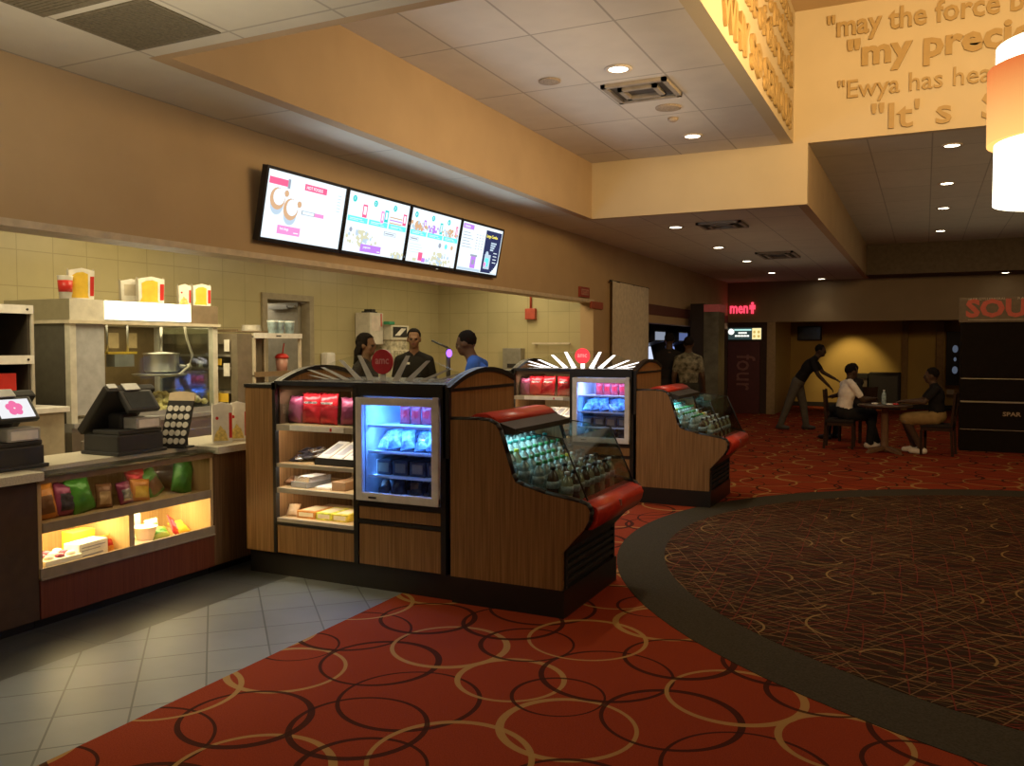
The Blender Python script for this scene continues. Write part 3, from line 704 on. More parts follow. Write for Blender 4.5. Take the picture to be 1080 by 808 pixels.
C1 = make_cooler(KX, 4.58, 'near open-front drink cooler with wood side, red bumper and slanted glass')
C2 = make_cooler(KX, 8.38, 'far open-front drink cooler at the end of the second kiosk')
# bottles
BOT = glass('bottle_plastic', (.72, .80, .82), .14, .12)
def make_bottle(cap, liquid, name='drink_bottle'):
    t = thing(name, None, None, (0, 0, 0), local=True)
    b = MB(); b.lathe([(.034, 0), (.038, .006), (.038, .06), (.034, .075), (.038, .09), (.038, .140), (.031, .170), (.015, .192), (.014, .205)], (0, 0, 0), 12); b.build('bottle_body', liquid, t)
    b = MB(); b.lathe([(.016, .200), (.016, .218), (.013, .220)], (0, 0, 0), 12); b.build('cap', cap, t)
    b = MB(); b.lathe([(.0384, .092), (.0384, .135)], (0, 0, 0), 12); b.build('bottle_label', mat('bottle_wrap', (.45, .55, .58), .3, var=.5, scale=40), t)
    return t
CAPT = mat('teal_cap', (.02, .22, .20), .35); CAPG = mat('green_cap', (.05, .28, .09), .35); CAPY = mat('lime_cap', (.65, .70, .05), .35); CAPK = mat('black_cap', (.02, .02, .02), .35); CAPW = mat('white_cap', (.75, .75, .72), .35); CAPO = mat('yellow_cap', (.75, .5, .04), .35)
WAT = mat('clear_water_bottle', (.30, .40, .42), .12, .1, var=.5, scale=30, coat=.5); COLA = mat('brown_soda', (.10, .05, .03), .12, var=.3, coat=.5); LEM = mat('pale_soda', (.34, .35, .22), .12, var=.3, coat=.5)
proto = {}
for key, cp, lq in (('teal', CAPT, WAT), ('green', CAPG, WAT), ('lime', CAPY, LEM), ('black', CAPK, COLA), ('white', CAPW, LEM), ('yellow', CAPO, LEM)):
    proto[key] = [cp, lq, None]
LAB = {'teal': 'clear plastic water bottle with teal cap packed in the {} drink cooler', 'green': 'clear plastic bottle with green cap packed in the {} drink cooler',
       'lime': 'bottle with bright lime cap in the {} drink cooler', 'black': 'brown soda bottle with black cap at the front of the {} drink cooler',
       'white': 'pale drink bottle with white cap in the {} drink cooler', 'yellow': 'bottle with orange-yellow cap in the {} drink cooler'}
first = {}
def bottle(key, loc, which):
    cp, lq, p = proto[key]
    if p is None: p = proto[key][2] = o = make_bottle(cp, lq)
    else: o = copy_tree(p)
    o.location = loc; tag(o, LAB[key].format(which), 'bottle', key+'-capped bottles in the '+which+' cooler'); return o
def well_z(x):
    return .84+(x-1.72)*(-.14/.38) if x < 2.10 else .70-(x-2.10)*.25
for which, oy in (('near', 4.58), ('far', 8.38)):
    rnd = random.Random(3)
    for i in range(7):
        x = 1.84+.094*i
        for j in range(9):
            y = .10+.092*j
            key = 'teal' if i < 2 else 'green' if i < 5 else ('black' if (i+j) % 2 else 'white')
            if (i, j) in ((2, 1),): key = 'lime'
            if (i, j) in ((4, 5),): key = 'yellow'
            if i in (3, 4) and j > 5: key = 'white' if j < 7 else 'black'
            # racks are stepped: the bottle base stands level on the slope
            bottle(key, (KX+x+rnd.uniform(-.004, .004), oy+y+rnd.uniform(-.004, .004), well_z(x-.038)+.002), which)
    area('cooler_light', (KX+1.95, oy+.3, 1.04), (0, R(-18), 0), .12, .6, 1.6 if which == 'near' else 1.8, (.55, .95, 1))

# ------------------------------------------------------------------ goods on the kiosk shelves
def goods(mb, name, mats, loc, label, cat, group=None):
    o = mb.build(name, mats, None, None); o.location = loc; return tag(o, label, cat, group)
for which, oy, side in (('near', 4.58, 'near'), ('far', 8.38, 'far')):
    x0 = KX
    # red candy bags in the top bin
    names = ['first', 'second', 'third', 'fourth', 'fifth', 'sixth']
    for i, (dx, w_, m_, nm) in enumerate([(.345, .13, PURPLE, 'dark plum foil candy bag at the left'), (.475, .165, REDFOIL, 'large red foil candy bag, first red one'), (.63, .165, REDFOIL, 'large red foil candy bag, second red one'), (.80, .15, REDFOIL if which == 'far' else PURPLE, 'foil candy bag at the right end')]):
        b = MB(); b.pouch(w_, .215 if m_ is REDFOIL else .19, .09, 0, 1, i, None, (.62, .72))
        o = goods(b, 'candy_bag', [m_, SILVER if m_ is REDFOIL else m_], (x0+dx, oy+.12+.015*(i % 2), 1.061), '%s in the top bin of the %s kiosk' % (nm, which), 'candy bag', 'candy bags in the top bin of the %s kiosk' % which)
        o.rotation_euler = (R(-5), 0, R((-8, 4, -4, 7)[i]))
    # second shelf: a tray of small silver-black packets and a tray of white cartons
    rnd = random.Random(5)
    for i in range(6):
        b = MB(); b.pouch(.085, .12, .03, 0, 1, 20+i)
        o = goods(b, 'candy_packet', [SILVER if i % 2 else DARKF, DARKF], (x0+.345+.05*(i % 4), oy+.10+.10*(i // 4)+.012*(i % 4), .796+.012*i),
              'small %s packet on second shelf of %s kiosk, %s in its heap' % ('silver' if i % 2 else 'black', which, names[i]), 'candy packet', 'packets on the second shelf of the %s kiosk' % which)
        o.rotation_euler = (R(-82), R(rnd.uniform(-8, 8)), R(rnd.uniform(-40, 40)))
    b = MB(); b.box(0, .36, 0, .30, 0, .006).box(0, .36, 0, .006, .006, .05).box(0, .36, .294, .30, .006, .07).box(0, .006, 0, .3, .006, .05).box(.354, .36, 0, .3, .006, .05)
    goods(b, 'display_tray', BLACKM, (x0+.565, oy+.05, .79), 'black tray holding white cartons on the second shelf of the %s kiosk' % which, 'tray')
    for i in range(3):
        b = MB(); b.box(-.052, .052, 0, .24, 0, .028, 0, .003).box(-.03, .03, .05, .20, .028, .029, 1)
        o = goods(b, 'candy_carton', [WHITEP, mat('grey_print', (.45, .45, .50), .6)], (x0+.625+.112*i, oy+.068, .815),
                  'white flat candy carton, %s in the tray of the %s kiosk' % (names[i], which), 'carton', 'white cartons in the tray of the %s kiosk' % which)
        o.rotation_euler = (R(22), 0, R(-6))
    # third shelf
    for i, (dx, w, d, h, m, lab) in enumerate([(.35, .15, .24, .04, GREYP, 'grey flat candy carton'), (.38, .14, .22, .035, SILVER, 'silver flat candy carton on top of the grey one'),
                                               (.56, .13, .24, .018, WHITEP, 'white flat candy carton'), (.70, .11, .24, .06, mat('brown_carton', (.30, .17, .08), .6), 'brown candy carton')]):
        b = MB(); b.box(0, w, 0, d, 0, h, 0, .003).box(.02, w-.02, .03, d-.03, h, h+.0008, 1)
        z = .62+.001+(.041 if i == 1 else 0)
        o = goods(b, 'candy_carton', [m, WHITEP if i == 1 else m], (x0+dx, oy+.06, z), '%s on the third shelf of the %s kiosk' % (lab.replace('flat candy ', ''), which), 'carton')
        o.rotation_euler = (0, 0, R(-5 if i < 2 else 3))
    b = MB(); b.pouch(.09, .12, .04, 0, 0, 40)
    o = goods(b, 'candy_packet', BROWNF, (x0+.315, oy+.09, .645), 'dark brown packet lying at the left end of the third shelf of the %s kiosk' % which, 'candy packet'); o.rotation_euler = (R(-80), 0, R(20))
    # bottom shelf
    for i, (dx, w, m, lab) in enumerate([(.40, .15, ORANGE, 'orange candy box'), (.565, .125, mat('yellow_green_box', (.70, .68, .06), .5, var=.5, scale=25), 'yellow and green candy box in the middle'),
                                         (.70, .125, mat('yellow_red_box', (.80, .55, .06), .5, var=.5, scale=20), 'yellow candy box at the right end')]):
        b = MB(); b.box(0, w, 0, .22, 0, .05, 0, .003).box(.015, w-.015, -.0008, 0, .012, .04, 1).box(.015, w-.02, .03, .19, .05, .0508, 1)
        o = goods(b, 'candy_box', [m, mat('pale_print', (.85, .72, .45), .5)], (x0+dx, oy+.06, .411), '%s on the bottom shelf of the %s kiosk' % (lab, which), 'candy box'); o.rotation_euler = (0, 0, R(2))
    b = MB(); b.pouch(.09, .11, .05, 0, 0, 44)
    o = goods(b, 'candy_packet', TAN, (x0+.335, oy+.08, .412), 'small tan packet leaning at the left end of the bottom shelf of the %s kiosk' % which, 'candy packet'); o.rotation_euler = (R(-50), 0, R(20))
    # freezer goods
    for i in range(5):
        b = MB(); b.pouch(.085, .13, .05, 0, 1, 200+i)
        goods(b, 'ice_cream_bag', [mat('dark_red_foil', (.30, .02, .03), .3, .2, var=.4), REDFOIL], (x0+1.17+.085*i, oy+.25, 1.077), 'red bag, %s on the top shelf of the %s freezer' % (names[i], which), 'ice cream', 'red bags in the %s freezer' % which)
    rnd = random.Random(9)
    for i in range(10):
        b = MB(); b.pouch(.115, .15, .06, 0, 1, 60+i)
        o = goods(b, 'ice_cream_bag', [BLUEF, SILVER if i % 3 == 0 else BLUEF], (x0+1.07+.10*(i % 5)+.02*(i//5), oy+.12+.13*(i // 5), .925+.022*(i//5)),
                  'blue and white wrapped ice cream lying on the second shelf of the %s freezer' % which, 'ice cream', 'wrapped ice creams on the second shelf of the %s freezer' % which)
        o.rotation_euler = (R(rnd.uniform(-60, -25)), R(rnd.uniform(-15, 15)), R(rnd.uniform(-30, 30)))
    for i in range(4):
        b = MB(); b.box(-.06, .06, 0, .22, 0, .10, 0, .01).box(-.04, .04, -.001, 0, .02, .08, 1)
        goods(b, 'ice_cream_carton', [DARKF, mat('brown_print', (.22, .16, .10), .5)], (x0+1.08+.132*i, oy+.12, .747), 'dark carton, %s on the third shelf of the %s freezer' % (names[i], which), 'carton', 'dark cartons in the %s freezer' % which)
    for i in range(8):
        b = MB(); b.pouch(.11, .12, .06, 0, 1, 80+i)
        o = goods(b, 'ice_cream_bag', [DARKF, DARKF if i % 2 else BROWNF], (x0+1.08+.13*(i % 4)+.02*(i//4), oy+.11+.14*(i // 4), .622+.012*(i//4)),
                  'dark wrapped ice cream at the bottom of the %s freezer' % which, 'ice cream', 'dark wrapped ice creams at the bottom of the %s freezer' % which)
        o.rotation_euler = (R(rnd.uniform(-50, -15)), R(rnd.uniform(-15, 15)), R(rnd.uniform(-30, 30)))
    if which == 'far':
        b = MB(); b.pouch(.10, .16, .03, 0, 1, 99)
        o = goods(b, 'ice_cream_bag', [WHITEP, SILVER], (x0+1.40, oy+.10, .925), 'white wrapped bar sticking out over the second shelf of the far freezer', 'ice cream'); o.rotation_euler = (R(-70), R(30), R(50))
    area('freezer_light', (x0+1.28, oy+.12, 1.25), (R(12), 0, 0), .5, .06, 7 if which == 'near' else 4.5, (.06, .24, 1) if which == 'near' else (.38, .42, 1))
    area('freezer_shelf_fill', (x0+1.28, oy+.07, 1.062), (R(25), 0, 0), .5, .04, 3.2 if which == 'near' else 1.2, (.10, .28, 1))  # added lamp under the first shelf, brightens the wrapped ice creams
    area('freezer_side_fill', (x0+1.012, oy+.12, .95), (0, R(-90), 0), .5, .05, 1.2, (.12, .38, 1))  # added side fill, the freezer has no tube on this wall
    area('bin_fill', (x0+.6, oy+.06, 1.29), (R(25), 0, 0), .55, .04, 1.1, (1, .85, .65))  # added lamp so the bags in the top bin show

# ------------------------------------------------------------------ snack counter
WX = -4.40
b = MB(); b.box(-5.05, WX, .5, 3.12, .85, .90, 0, .004).box(-5.05, -4.60, 3.12, 4.42, .85, .90).box(-5.05, WX, 4.42, 5.42, .85, .90, 0, .004)
o = b.build('counter_worktop', WORKTOP, None, (-5.05, .5, .85)); tag(o, 'long speckled beige worktop running along the snack counter', 'worktop')
def cabinet(y0, y1, m, label, x1=-4.46):
    t = thing('counter_cabinet', label, 'counter cabinet', (-4.46, y0, 0))
    b = MB(); b.box(-5.0, x1, y0, y1, .06, .848); b.build('cabinet_body', m, t)
    b = MB(); b.box(-5.0, x1-.05, y0, y1, 0, .06); b.build('kick_board', BLACK, t); return t
cabinet(.5, 3.115, mat('dark_walnut_laminate', (.06, .032, .016), .5), 'dark laminate counter cabinet at the left edge of the picture')
cabinet(4.43, 4.86, WOODD, 'narrow brown counter cabinet between the snack case and the near kiosk')
b = MB(); b.box(-5.0, -4.32, 4.87, 5.42, .0, .848); tag(b.build('counter_end', WOODD, None, (-5, 4.87, 0)), 'brown counter end tucked behind the near kiosk', 'counter cabinet')
t = thing('snack_display_case', 'lit snack display case under a glass top with red-brown base panel', 'display case', (-4.46, 3.12, 0))
b = MB(); b.box(-4.50, -4.455, 3.12, 4.425, .06, .29); b.build('base_panel', REDWOOD, t)
b = MB(); b.box(-5.0, -4.51, 3.12, 4.425, 0, .06); b.build('kick_board', BLACK, t)
b = MB(); b.box(-5.0, -4.97, 3.12, 4.425, .06, .85).box(-4.97, -4.46, 3.118, 3.14, .29, .85).box(-4.97, -4.46, 4.40, 4.425, .29, .85).box(-4.97, -4.50, 3.14, 4.40, .27, .30).box(-4.97, -4.62, 3.14, 4.40, .82, .848)
b.build('case_shell', CASEWOOD, t)
b = MB(); b.box(-4.97, -4.46, 3.14, 4.40, .56, .585); b.box(-4.46, -4.45, 3.14, 4.40, .545, .60, 1); b.build('shelf', [CASEWOOD, mat('shelf_front_rail', (.30, .23, .15), .35)], t)
b = MB(); b.box(-4.97, -4.462, 3.725, 3.765, .30, .56); b.build('divider', CASEWOOD, t)
b = MB(); b.box(-4.47, -4.448, 3.12, 4.425, .285, .345); b.box(-4.47, -4.44, 3.12, 4.425, .28, .288); b.build('lower_rail', mat('shelf_front_rail', (.42, .34, .24), .35), t)
b = MB(); b.box(-4.47, -4.45, 3.12, 4.425, .825, .86); b.build('upper_rail', mat('bronze_rail', (.20, .12, .06), .4), t)
b = MB(); b.box(-4.60, -4.43, 3.122, 4.423, .862, .874); b.build('glass_top', GLASST, t)
b = MB(); b.box(-4.466, -4.462, 3.142, 4.398, .60, .825); b.build('upper_glass', glass('upper_case_glass', (.80, .78, .74), .03), t)
b = MB(); b.box(-4.466, -4.462, 3.142, 3.72, .345, .545).box(-4.466, -4.462, 3.77, 4.398, .345, .545); b.build('lower_glass', glass('lower_case_glass', (.95, .94, .92), .03), t)
b = MB(); b.box(-4.50, -4.48, 3.16, 3.71, .548, .558).box(-4.50, -4.48, 3.78, 4.38, .548, .558); b.build('light_strip', glow('case_tube', (1, .80, .38), 8), t)
area('case_light', (-4.66, 3.43, .552), (0, 0, 0), .2, .45, 4.6, (1, .78, .34)); area('case_light', (-4.66, 4.07, .552), (0, 0, 0), .2, .5, 4.2, (1, .78, .34)); area('case_upper_fill', (-4.52, 3.75, .818), (0, R(25), 0), .05, 1.1, .55, (1, .8, .5))  # the upper-section lamp is added, only to brighten the bags
# snack bags on the upper shelf
PK = mat('pink_tub', (.75, .10, .22), .4)
ups = [(3.185, PURPLE, 'dark red snack bag at the left end of the case upper shelf', .10, .13), (3.27, ORANGE, 'orange topped snack bag second from the left on the case upper shelf', .14, .19),
       (3.40, PURPLE, 'plum snack bag beside the orange topped bag', .14, .18), (3.53, GREEN, 'green snack bag standing left of the case centre', .17, .20), (3.66, BROWNF, 'brown snack bag just left of the shelf centre', .10, .14),
       (3.83, PURPLE, 'small plum snack bag right of the shelf centre', .10, .13), (3.93, ORANGE, 'orange snack bag right of the shelf centre', .13, .13), (4.02, REDFOIL, 'red snack bag behind the orange one on the case upper shelf', .14, .19),
       (4.14, GREEN, 'green snack bag lying back right of the red one', .15, .18), (4.27, GREEN, 'tall green snack bag leaning at the right end of the case upper shelf', .16, .22)]
for i, (y, m, lab, w_, h_) in enumerate(ups):
    b = MB(); b.pouch(w_*1.12, h_*1.12, .07, 0, 1, 100+i, None, (.12, .62))
    o = b.build('snack_bag', [m, [TAN, BROWNF, DARKF, m, TAN, SILVER, YELLOW, m, BROWNF, m][i]], None, None); o.location = (-4.60-.07*(i in (7, 8)), y, .587)
    o.rotation_euler = (R(-14), R((3, -4, 6, -8, 5, -4, 8, -12, -25, 18)[i]), R(90+(8, -6, 5, 10, -12, 4, -8, 3, 12, -6)[i])); tag(o, lab, 'snack bag', 'snack bags on the case upper shelf')
# lower compartments
def low(mb, name, mats, loc, label, cat, rot=(0, 0, 0)):
    o = mb.build(name, mats, None, None); o.location = loc; o.rotation_euler = rot; return tag(o, label, cat)
b = MB(); b.box(-.10, .10, -.12, .12, 0, .07, 0, .006).box(-.105, .105, -.125, .125, 0, .018, 1)
for k in range(9): b.ell((-.06+.06*(k % 3), -.07+.07*(k//3), .075), .028, .03, .018, 2 if k % 2 else 0, 8, 6)
low(b, 'candy_tray', [WHITEP, PK, PURPLE], (-4.58, 3.29, .302), 'white tray of candy with pink base in the lower left compartment', 'candy tray')
b = MB(); b.box(-.06, .06, -.11, .11, 0, .115, 0, .005).box(.0605, .061, -.09, .09, .085, .092, 1).box(.0605, .061, -.09, .05, .068, .074, 1).box(.0605, .061, -.09, .07, .035, .045, 1)
low(b, 'candy_box', [WHITEP, mat('grey_lines', (.35, .33, .38), .6)], (-4.58, 3.51, .302), 'white carton with printed grey lines in the lower left compartment', 'candy box', (0, 0, R(6)))
b = MB(); b.box(-.05, .05, -.08, .08, 0, .15, 0, .004); low(b, 'candy_box', YELLOW, (-4.74, 3.58, .302), 'yellow carton behind the white one in the lower left compartment', 'candy box')
b = MB(); b.pouch(.12, .12, .07, 0, 1, 131); low(b, 'snack_bag', [ORANGE, REDFOIL], (-4.58, 3.66, .302), 'orange-red snack bag at the right end of the lower left compartment', 'snack bag', (R(-20), 0, R(95)))
b = MB(); b.box(-.07, .07, -.11, .11, 0, .02, 0, .003); low(b, 'candy_box', [mat('pink_white_box', (.75, .5, .45), .5)], (-4.57, 3.87, .302), 'flat pinkish carton at the left of the lower right compartment', 'candy box')
b = MB(); b.lathe([(.045, 0), (.075, .10), (.08, .105), (.07, .10), (.04, .01)], (0, 0, 0), 18); low(b, 'paper_bowl', WHITEP, (-4.63, 3.99, .302), 'white paper bowl in the lower right compartment', 'bowl')
b = MB(); b.box(-.03, .03, -.07, .07, 0, .17, 0, .003); low(b, 'candy_box', WHITEP, (-4.78, 3.99, .302), 'tall white carton behind the paper bowl', 'candy box')
b = MB(); b.pouch(.12, .12, .05, 0, 1, 133); low(b, 'snack_bag', [WHITEP, GREEN], (-4.72, 4.14, .302), 'white and green snack bag standing in the lower right compartment', 'snack bag', (R(-15), 0, R(92)))
b = MB(); b.pouch(.15, .12, .06, 0, 1, 134); low(b, 'snack_bag', [mat('olive_foil', (.22, .26, .04), .35), GREEN], (-4.57, 4.09, .303), 'olive green snack bag lying in front of the bowl', 'snack bag', (R(-55), 0, R(80)))
b = MB(); b.pouch(.10, .17, .03, 0, 1, 135); low(b, 'candy_packet', [REDFOIL, PK], (-4.57, 4.20, .31), 'red candy packet tilted in the lower right compartment', 'candy packet', (R(-40), R(35), R(100)))
b = MB(); b.pouch(.13, .12, .05, 0, 1, 136); low(b, 'candy_packet', [YELLOW, mat('lime_print', (.5, .55, .08), .4)], (-4.62, 4.31, .303), 'yellow candy packet at the right end of the lower right compartment', 'candy packet', (R(-55), 0, R(88)))
# ------------------------------------------------------------------ tills on the worktop
ZT = .901
def till(y, label, pic):
    t = thing('till_terminal', label, 'till', (-4.74, y, ZT), 'black tills on the worktop', local=True)
    b = MB(); b.box(-.17, .15, -.18, .18, 0, .13, 0, .012).box(-.10, .15, -.17, .17, .13, .16, 0, .01).box(-.18, .17, -.195, .195, 0, .022, 0, .006); b.build('base', DKGREY, t)
    b = MB(); b.box(-.08, .05, -.07, .07, .15, .26, 0, .02); b.build('neck', DKGREY, t)
    a = math.atan2(.27, .30)
    M = TR(-.075, 0, .28, 0, 0, R(42))
    b = MB(); b.box(-.028, .028, -.19, .19, -.19, .20, 0, .012, M); b.build('operator_monitor', BLACKM, t)
    b = MB(); b.box(-.036, .006, -.17, -.10, .185, .205, 0, .003, M); b.box(-.03, .03, -.06, .06, .2, .208, 0, .003, M); b.build('monitor_edge', GREYP, t)
    M2 = TR(.115, .02, .335, 0, 0, R(-38))
    b = MB(); b.box(-.02, .016, -.125, .125, -.075, .085, 0, .01, M2); cd = b.build('customer_display', DKGREY, t)
    b = MB()
    if pic:
        b.box(.0165, .018, -.10, .10, -.06, .065, 0, 0, M2)
        for k in range(5):
            b.ell(M2 @ Vector((.019, .028*math.cos(R(72*k+90)), .004+.028*math.sin(R(72*k+90)))), .0025, .024, .024, 1, 10, 6, M2.to_3x3())
        mm = [glow('pale_screen', (.80, .80, .82), .85), glow('pink_shape', (.85, .15, .35), .8)]
    else:
        b.box(.0165, .018, -.10, .10, -.06, .065, 0, 0, M2); mm = [mat('dark_screen', (.04, .045, .05), .15)]
    b.build('screen', mm, cd)
    b = MB(); b.box(.03, .165, -.05, .15, .16, .235, 0, .01).box(.12, .168, -.03, .13, .17, .22, 1); b.build('receipt_printer', [mat('silver_printer', (.40, .40, .38), .35), WHITEP], t)
    b = MB(); b.tube([(-.16, .05, .05), (-.22, .1, .012), (-.28, .02, .008)], .006); b.build('cable', BLACKM, t)
    return t
till(3.08, 'black till at the left edge with a pink shape on its screen', True)
till(3.94, 'black till in the middle of the worktop beside the rack of white discs', False)

# rack of white discs
t = thing('disc_rack', 'leaning black board with twenty white discs and a tan header', 'counter display', (-4.62, 4.22, ZT), rot=(0, 0, R(14)), local=True)
Mr = TR(0, 0, .01, 0, R(-20))
b = MB(); b.box(-.10, .10, 0, .012, 0, .33, 0, .002, Mr); b.box(-.10, .10, -.005, .11, 0, .012); b.prism([(-.01, 0), (.11, 0), (.09, .2), (.08, .2)], 'X', -.006, .006) if False else None
b.build('board', BLACKM, t)
b = MB(); pts = [(-.10, .33), (.10, .33), (.10, .385)]+[(.10-.2*i/8, .385+.012*math.sin(PI*i/8)) for i in range(1, 8)]+[(-.10, .385)]
b.prism(pts, 'Y', 0, .012); b.bm.transform(Mr); b.build('header_card', mat('tan_card', (.60, .47, .30), .6), t)
for r_ in range(5):
    for c_ in range(4):
        b = MB(); p0 = Mr @ Vector((-.069+.046*c_, -.001, .04+.058*r_)); p1 = Mr @ Vector((-.069+.046*c_, -.006, .04+.058*r_))
        b.cyl(p0, p1, .021, None, 18); b.build('disc', mat('white_disc', (.70, .66, .58), .4), t)
b = MB(); b.prism([(.01, .012), (.10, .012), (.085, .25)], 'X', -.05, .05) ; b.bm.transform(Matrix.Translation((0, .012, 0))); b.build('stand', BLACKM, t)

# popcorn boxes beside the kiosk
POPC = mat('popcorn_print', (.80, .60, .18), .6, var=.3, scale=45)
def popbox(name, loc, w, d, h, rz, label, red='strip', taper=.0, top=.0, cat='popcorn box', group=None):
    t = thing(name, label, cat, loc, group, (0, 0, rz), local=True)
    b = MB(); k = 1+taper
    v0 = [(-w/2, -d/2, 0), (w/2, -d/2, 0), (w/2, d/2, 0), (-w/2, d/2, 0)]; v1 = [(x*k, y*k, h) for x, y, _ in v0]
    bm = b.bm; A = [bm.verts.new(p) for p in v0]; B_ = [bm.verts.new(p) for p in v1]
    for i in range(4): bm.faces.new([A[i], A[(i+1) % 4], B_[(i+1) % 4], B_[i]])
    bm.faces.new(A[::-1])
    # folded-in top flaps, scalloped
    for i in range(4):
        p, q = B_[i].co, B_[(i+1) % 4].co
        m_ = (p+q)/2+Vector((0, 0, .02)); vs = [bm.verts.new(p), bm.verts.new(q), bm.verts.new(m_)]; bm.faces.new(vs)
    b.build('carton', WHITEP, t)
    def face_pt(u, v, off=.0012):
        s_ = 1+taper*v
        return Vector((u*w/2*s_, -d/2*s_-off, v*h))
    b = MB(); bm = b.bm
    if red == 'strip':
        for (u0, u1, v0_, v1_) in ((.66, .98, .12, .80),):
            vs = [bm.verts.new(face_pt(u, v)) for u, v in ((u0, v0_), (u1, v0_), (u1, v1_), (u0, v1_))]; bm.faces.new(vs)
        vs = [bm.verts.new(face_pt(-.55+.16*math.cos(2*PI*i/14), .66+.045*math.sin(2*PI*i/14))) for i in range(14)]; bm.faces.new(vs)
    else:
        vs = [bm.verts.new(face_pt(u, v)) for u, v in ((-.7, .35), (.75, .35), (.75, .85), (-.7, .85))]; bm.faces.new(vs)
    b.build('red_print' if red == 'strip' else 'pale_print', REDPL if red == 'strip' else CREAM, t)
    b = MB(); bm = b.bm
    if red == 'strip':
        n = 9; vs = [bm.verts.new(face_pt(-.92+1.5*i/n, .05)) for i in range(n+1)]+[bm.verts.new(face_pt(-.92+1.5*(n-i)/n, .05+.42*math.sin(PI*(n-i)/n)**.8*(.9+.1*((i*7) % 3-1)))) for i in range(n+1)]
        bm.faces.new(vs)
        if cat != 'popcorn box':
            vs = [bm.verts.new(face_pt(u, v, .0016)) for u, v in ((-.75, .10), (.50, .10), (.50, .88), (.1, .95), (-.4, .92), (-.75, .82))]; bm.faces.new(vs)
        b.build('popcorn_picture', POPC if cat == 'popcorn box' else YELLOW, t)
    else: b.bm.free()
    return t
popbox('popcorn_box', (-4.60, 4.66, ZT), .135, .09, .27, R(50), 'white popcorn box with red strip, left of the two standing by the near kiosk')
popbox('popcorn_box', (-4.62, 4.84, ZT), .135, .09, .265, R(50), 'white popcorn box with popcorn picture, right of the two against the near kiosk')

# ------------------------------------------------------------------ popcorn machine
PX = -5.9
t = thing('popcorn_machine', 'large stainless popcorn machine with a glowing sign and glass front', 'popcorn machine', (-6.3, 5.2, 0))
b = MB(); b.box(-6.68, PX, 4.42, 5.94, .08, .93).box(-6.66, PX-.04, 4.46, 5.90, .0, .08); bs = b.build('base_cabinet', STEEL, t)
b = MB(); b.box(PX-.001, PX+.012, 4.50, 5.16, .2, .86, 0, .004).box(PX-.001, PX+.012, 5.20, 5.86, .2, .86, 0, .004); b.build('cabinet_door', STEEL, bs)
b = MB(); b.box(-6.68, PX, 4.42, 5.94, .93, 1.0); b.box(PX, PX+.03, 4.42, 5.94, .965, 1.0); b.build('worktop', GREYP, t)
b = MB(); b.box(-6.68, PX, 4.42, 5.94, 1.80, 1.965); b.box(-6.70, PX+.02, 4.40, 5.96, 1.775, 1.80, 1); cp = b.build('canopy', [STEEL, CREAM], t)
b = MB(); b.box(PX, PX+.012, 4.73, 5.61, 1.815, 1.962); b.build('lit_sign', glow('lit_sign', (1, .86, .55), 5), cp)
b = MB(); b.box(PX, PX+.006, 4.42, 4.73, 1.80, 1.965); b.build('canopy_face', mat('overlit_steel_face', (.70, .66, .56), .4, .1), cp)  # steel face whitened in its colour to imitate overexposure
b = MB(); b.box(PX, PX+.006, 5.61, 5.94, 1.80, 1.965); b.build('canopy_face', mat('brown_steel_face', (.22, .16, .10), .5), cp)
for y in (4.42, 5.885):
    b = MB(); b.box(PX-.06, PX, y, y+.055, 1.0, 1.78, 0, .004); b.build('post', mat('pale_aluminium', (.68, .66, .58), .35, .2), t)
    b = MB(); b.box(-6.68, -6.62, y, y+.055, 1.0, 1.78); b.build('post', mat('pale_aluminium', (.68, .66, .58), .35, .2), t)
b = MB(); b.box(PX-.03, PX-.012, 4.475, 4.735, 1.06, 1.78); b.build('front_panel', mat('blue_grey_panel', (.42, .43, .45), .4, .1), t)
b = MB(); b.box(-6.62, PX-.06, 4.42, 4.44, 1.0, 1.78); b.build('side_wall', mat('dark_steel_side', (.10, .095, .085), .5, .3), t)
b = MB(); b.box(-6.68, -6.66, 4.44, 5.92, 1.0, 1.78); b.build('rear_wall', mat('brown_reflective_rear', (.20, .14, .07), .3, .3), t)
b = MB(); b.box(PX-.01, PX-.006, 4.735, 5.885, 1.05, 1.78); b.build('front_glass', GLASS, t)
b = MB(); b.box(-6.62, PX-.06, 5.915, 5.92, 1.0, 1.78); b.build('side_glass', GLASS, t)
b = MB(); b.box(PX-.03, PX, 4.735, 5.885, 1.0, 1.05); b.build('bin_lip', GREYP, t)
b = MB(); b.lathe([(.13, 0), (.15, .02), (.15, .16), (.155, .165), (.155, .175), (.0, .19)], (-6.2, 5.56, 1.36), 28); b.cyl((-6.2, 5.56, 1.55), (-6.2, 5.56, 1.80), .012); b.cyl((-6.2, 5.66, 1.43), (-6.06, 5.74, 1.41), .014); b.ell((-6.06, 5.74, 1.41), .03, .03, .03)
k_ = b.build('kettle', STEEL, t)
b = MB(); b.lathe([(.22, .0), (.24, .015), (.22, .018), (0, .018)], (-6.2, 5.54, 1.335), 28); b.build('drip_plate', STEEL, k_)
b = MB(); b.tube([(-5.98, 5.62, 1.80), (-5.97, 5.64, 1.66), (-5.97, 5.70, 1.52), (-5.99, 5.68, 1.42), (-6.03, 5.60, 1.345), (-6.09, 5.45, 1.325)], .011); b.build('hose', mat('pale_hose', (.66, .62, .5), .5), t)
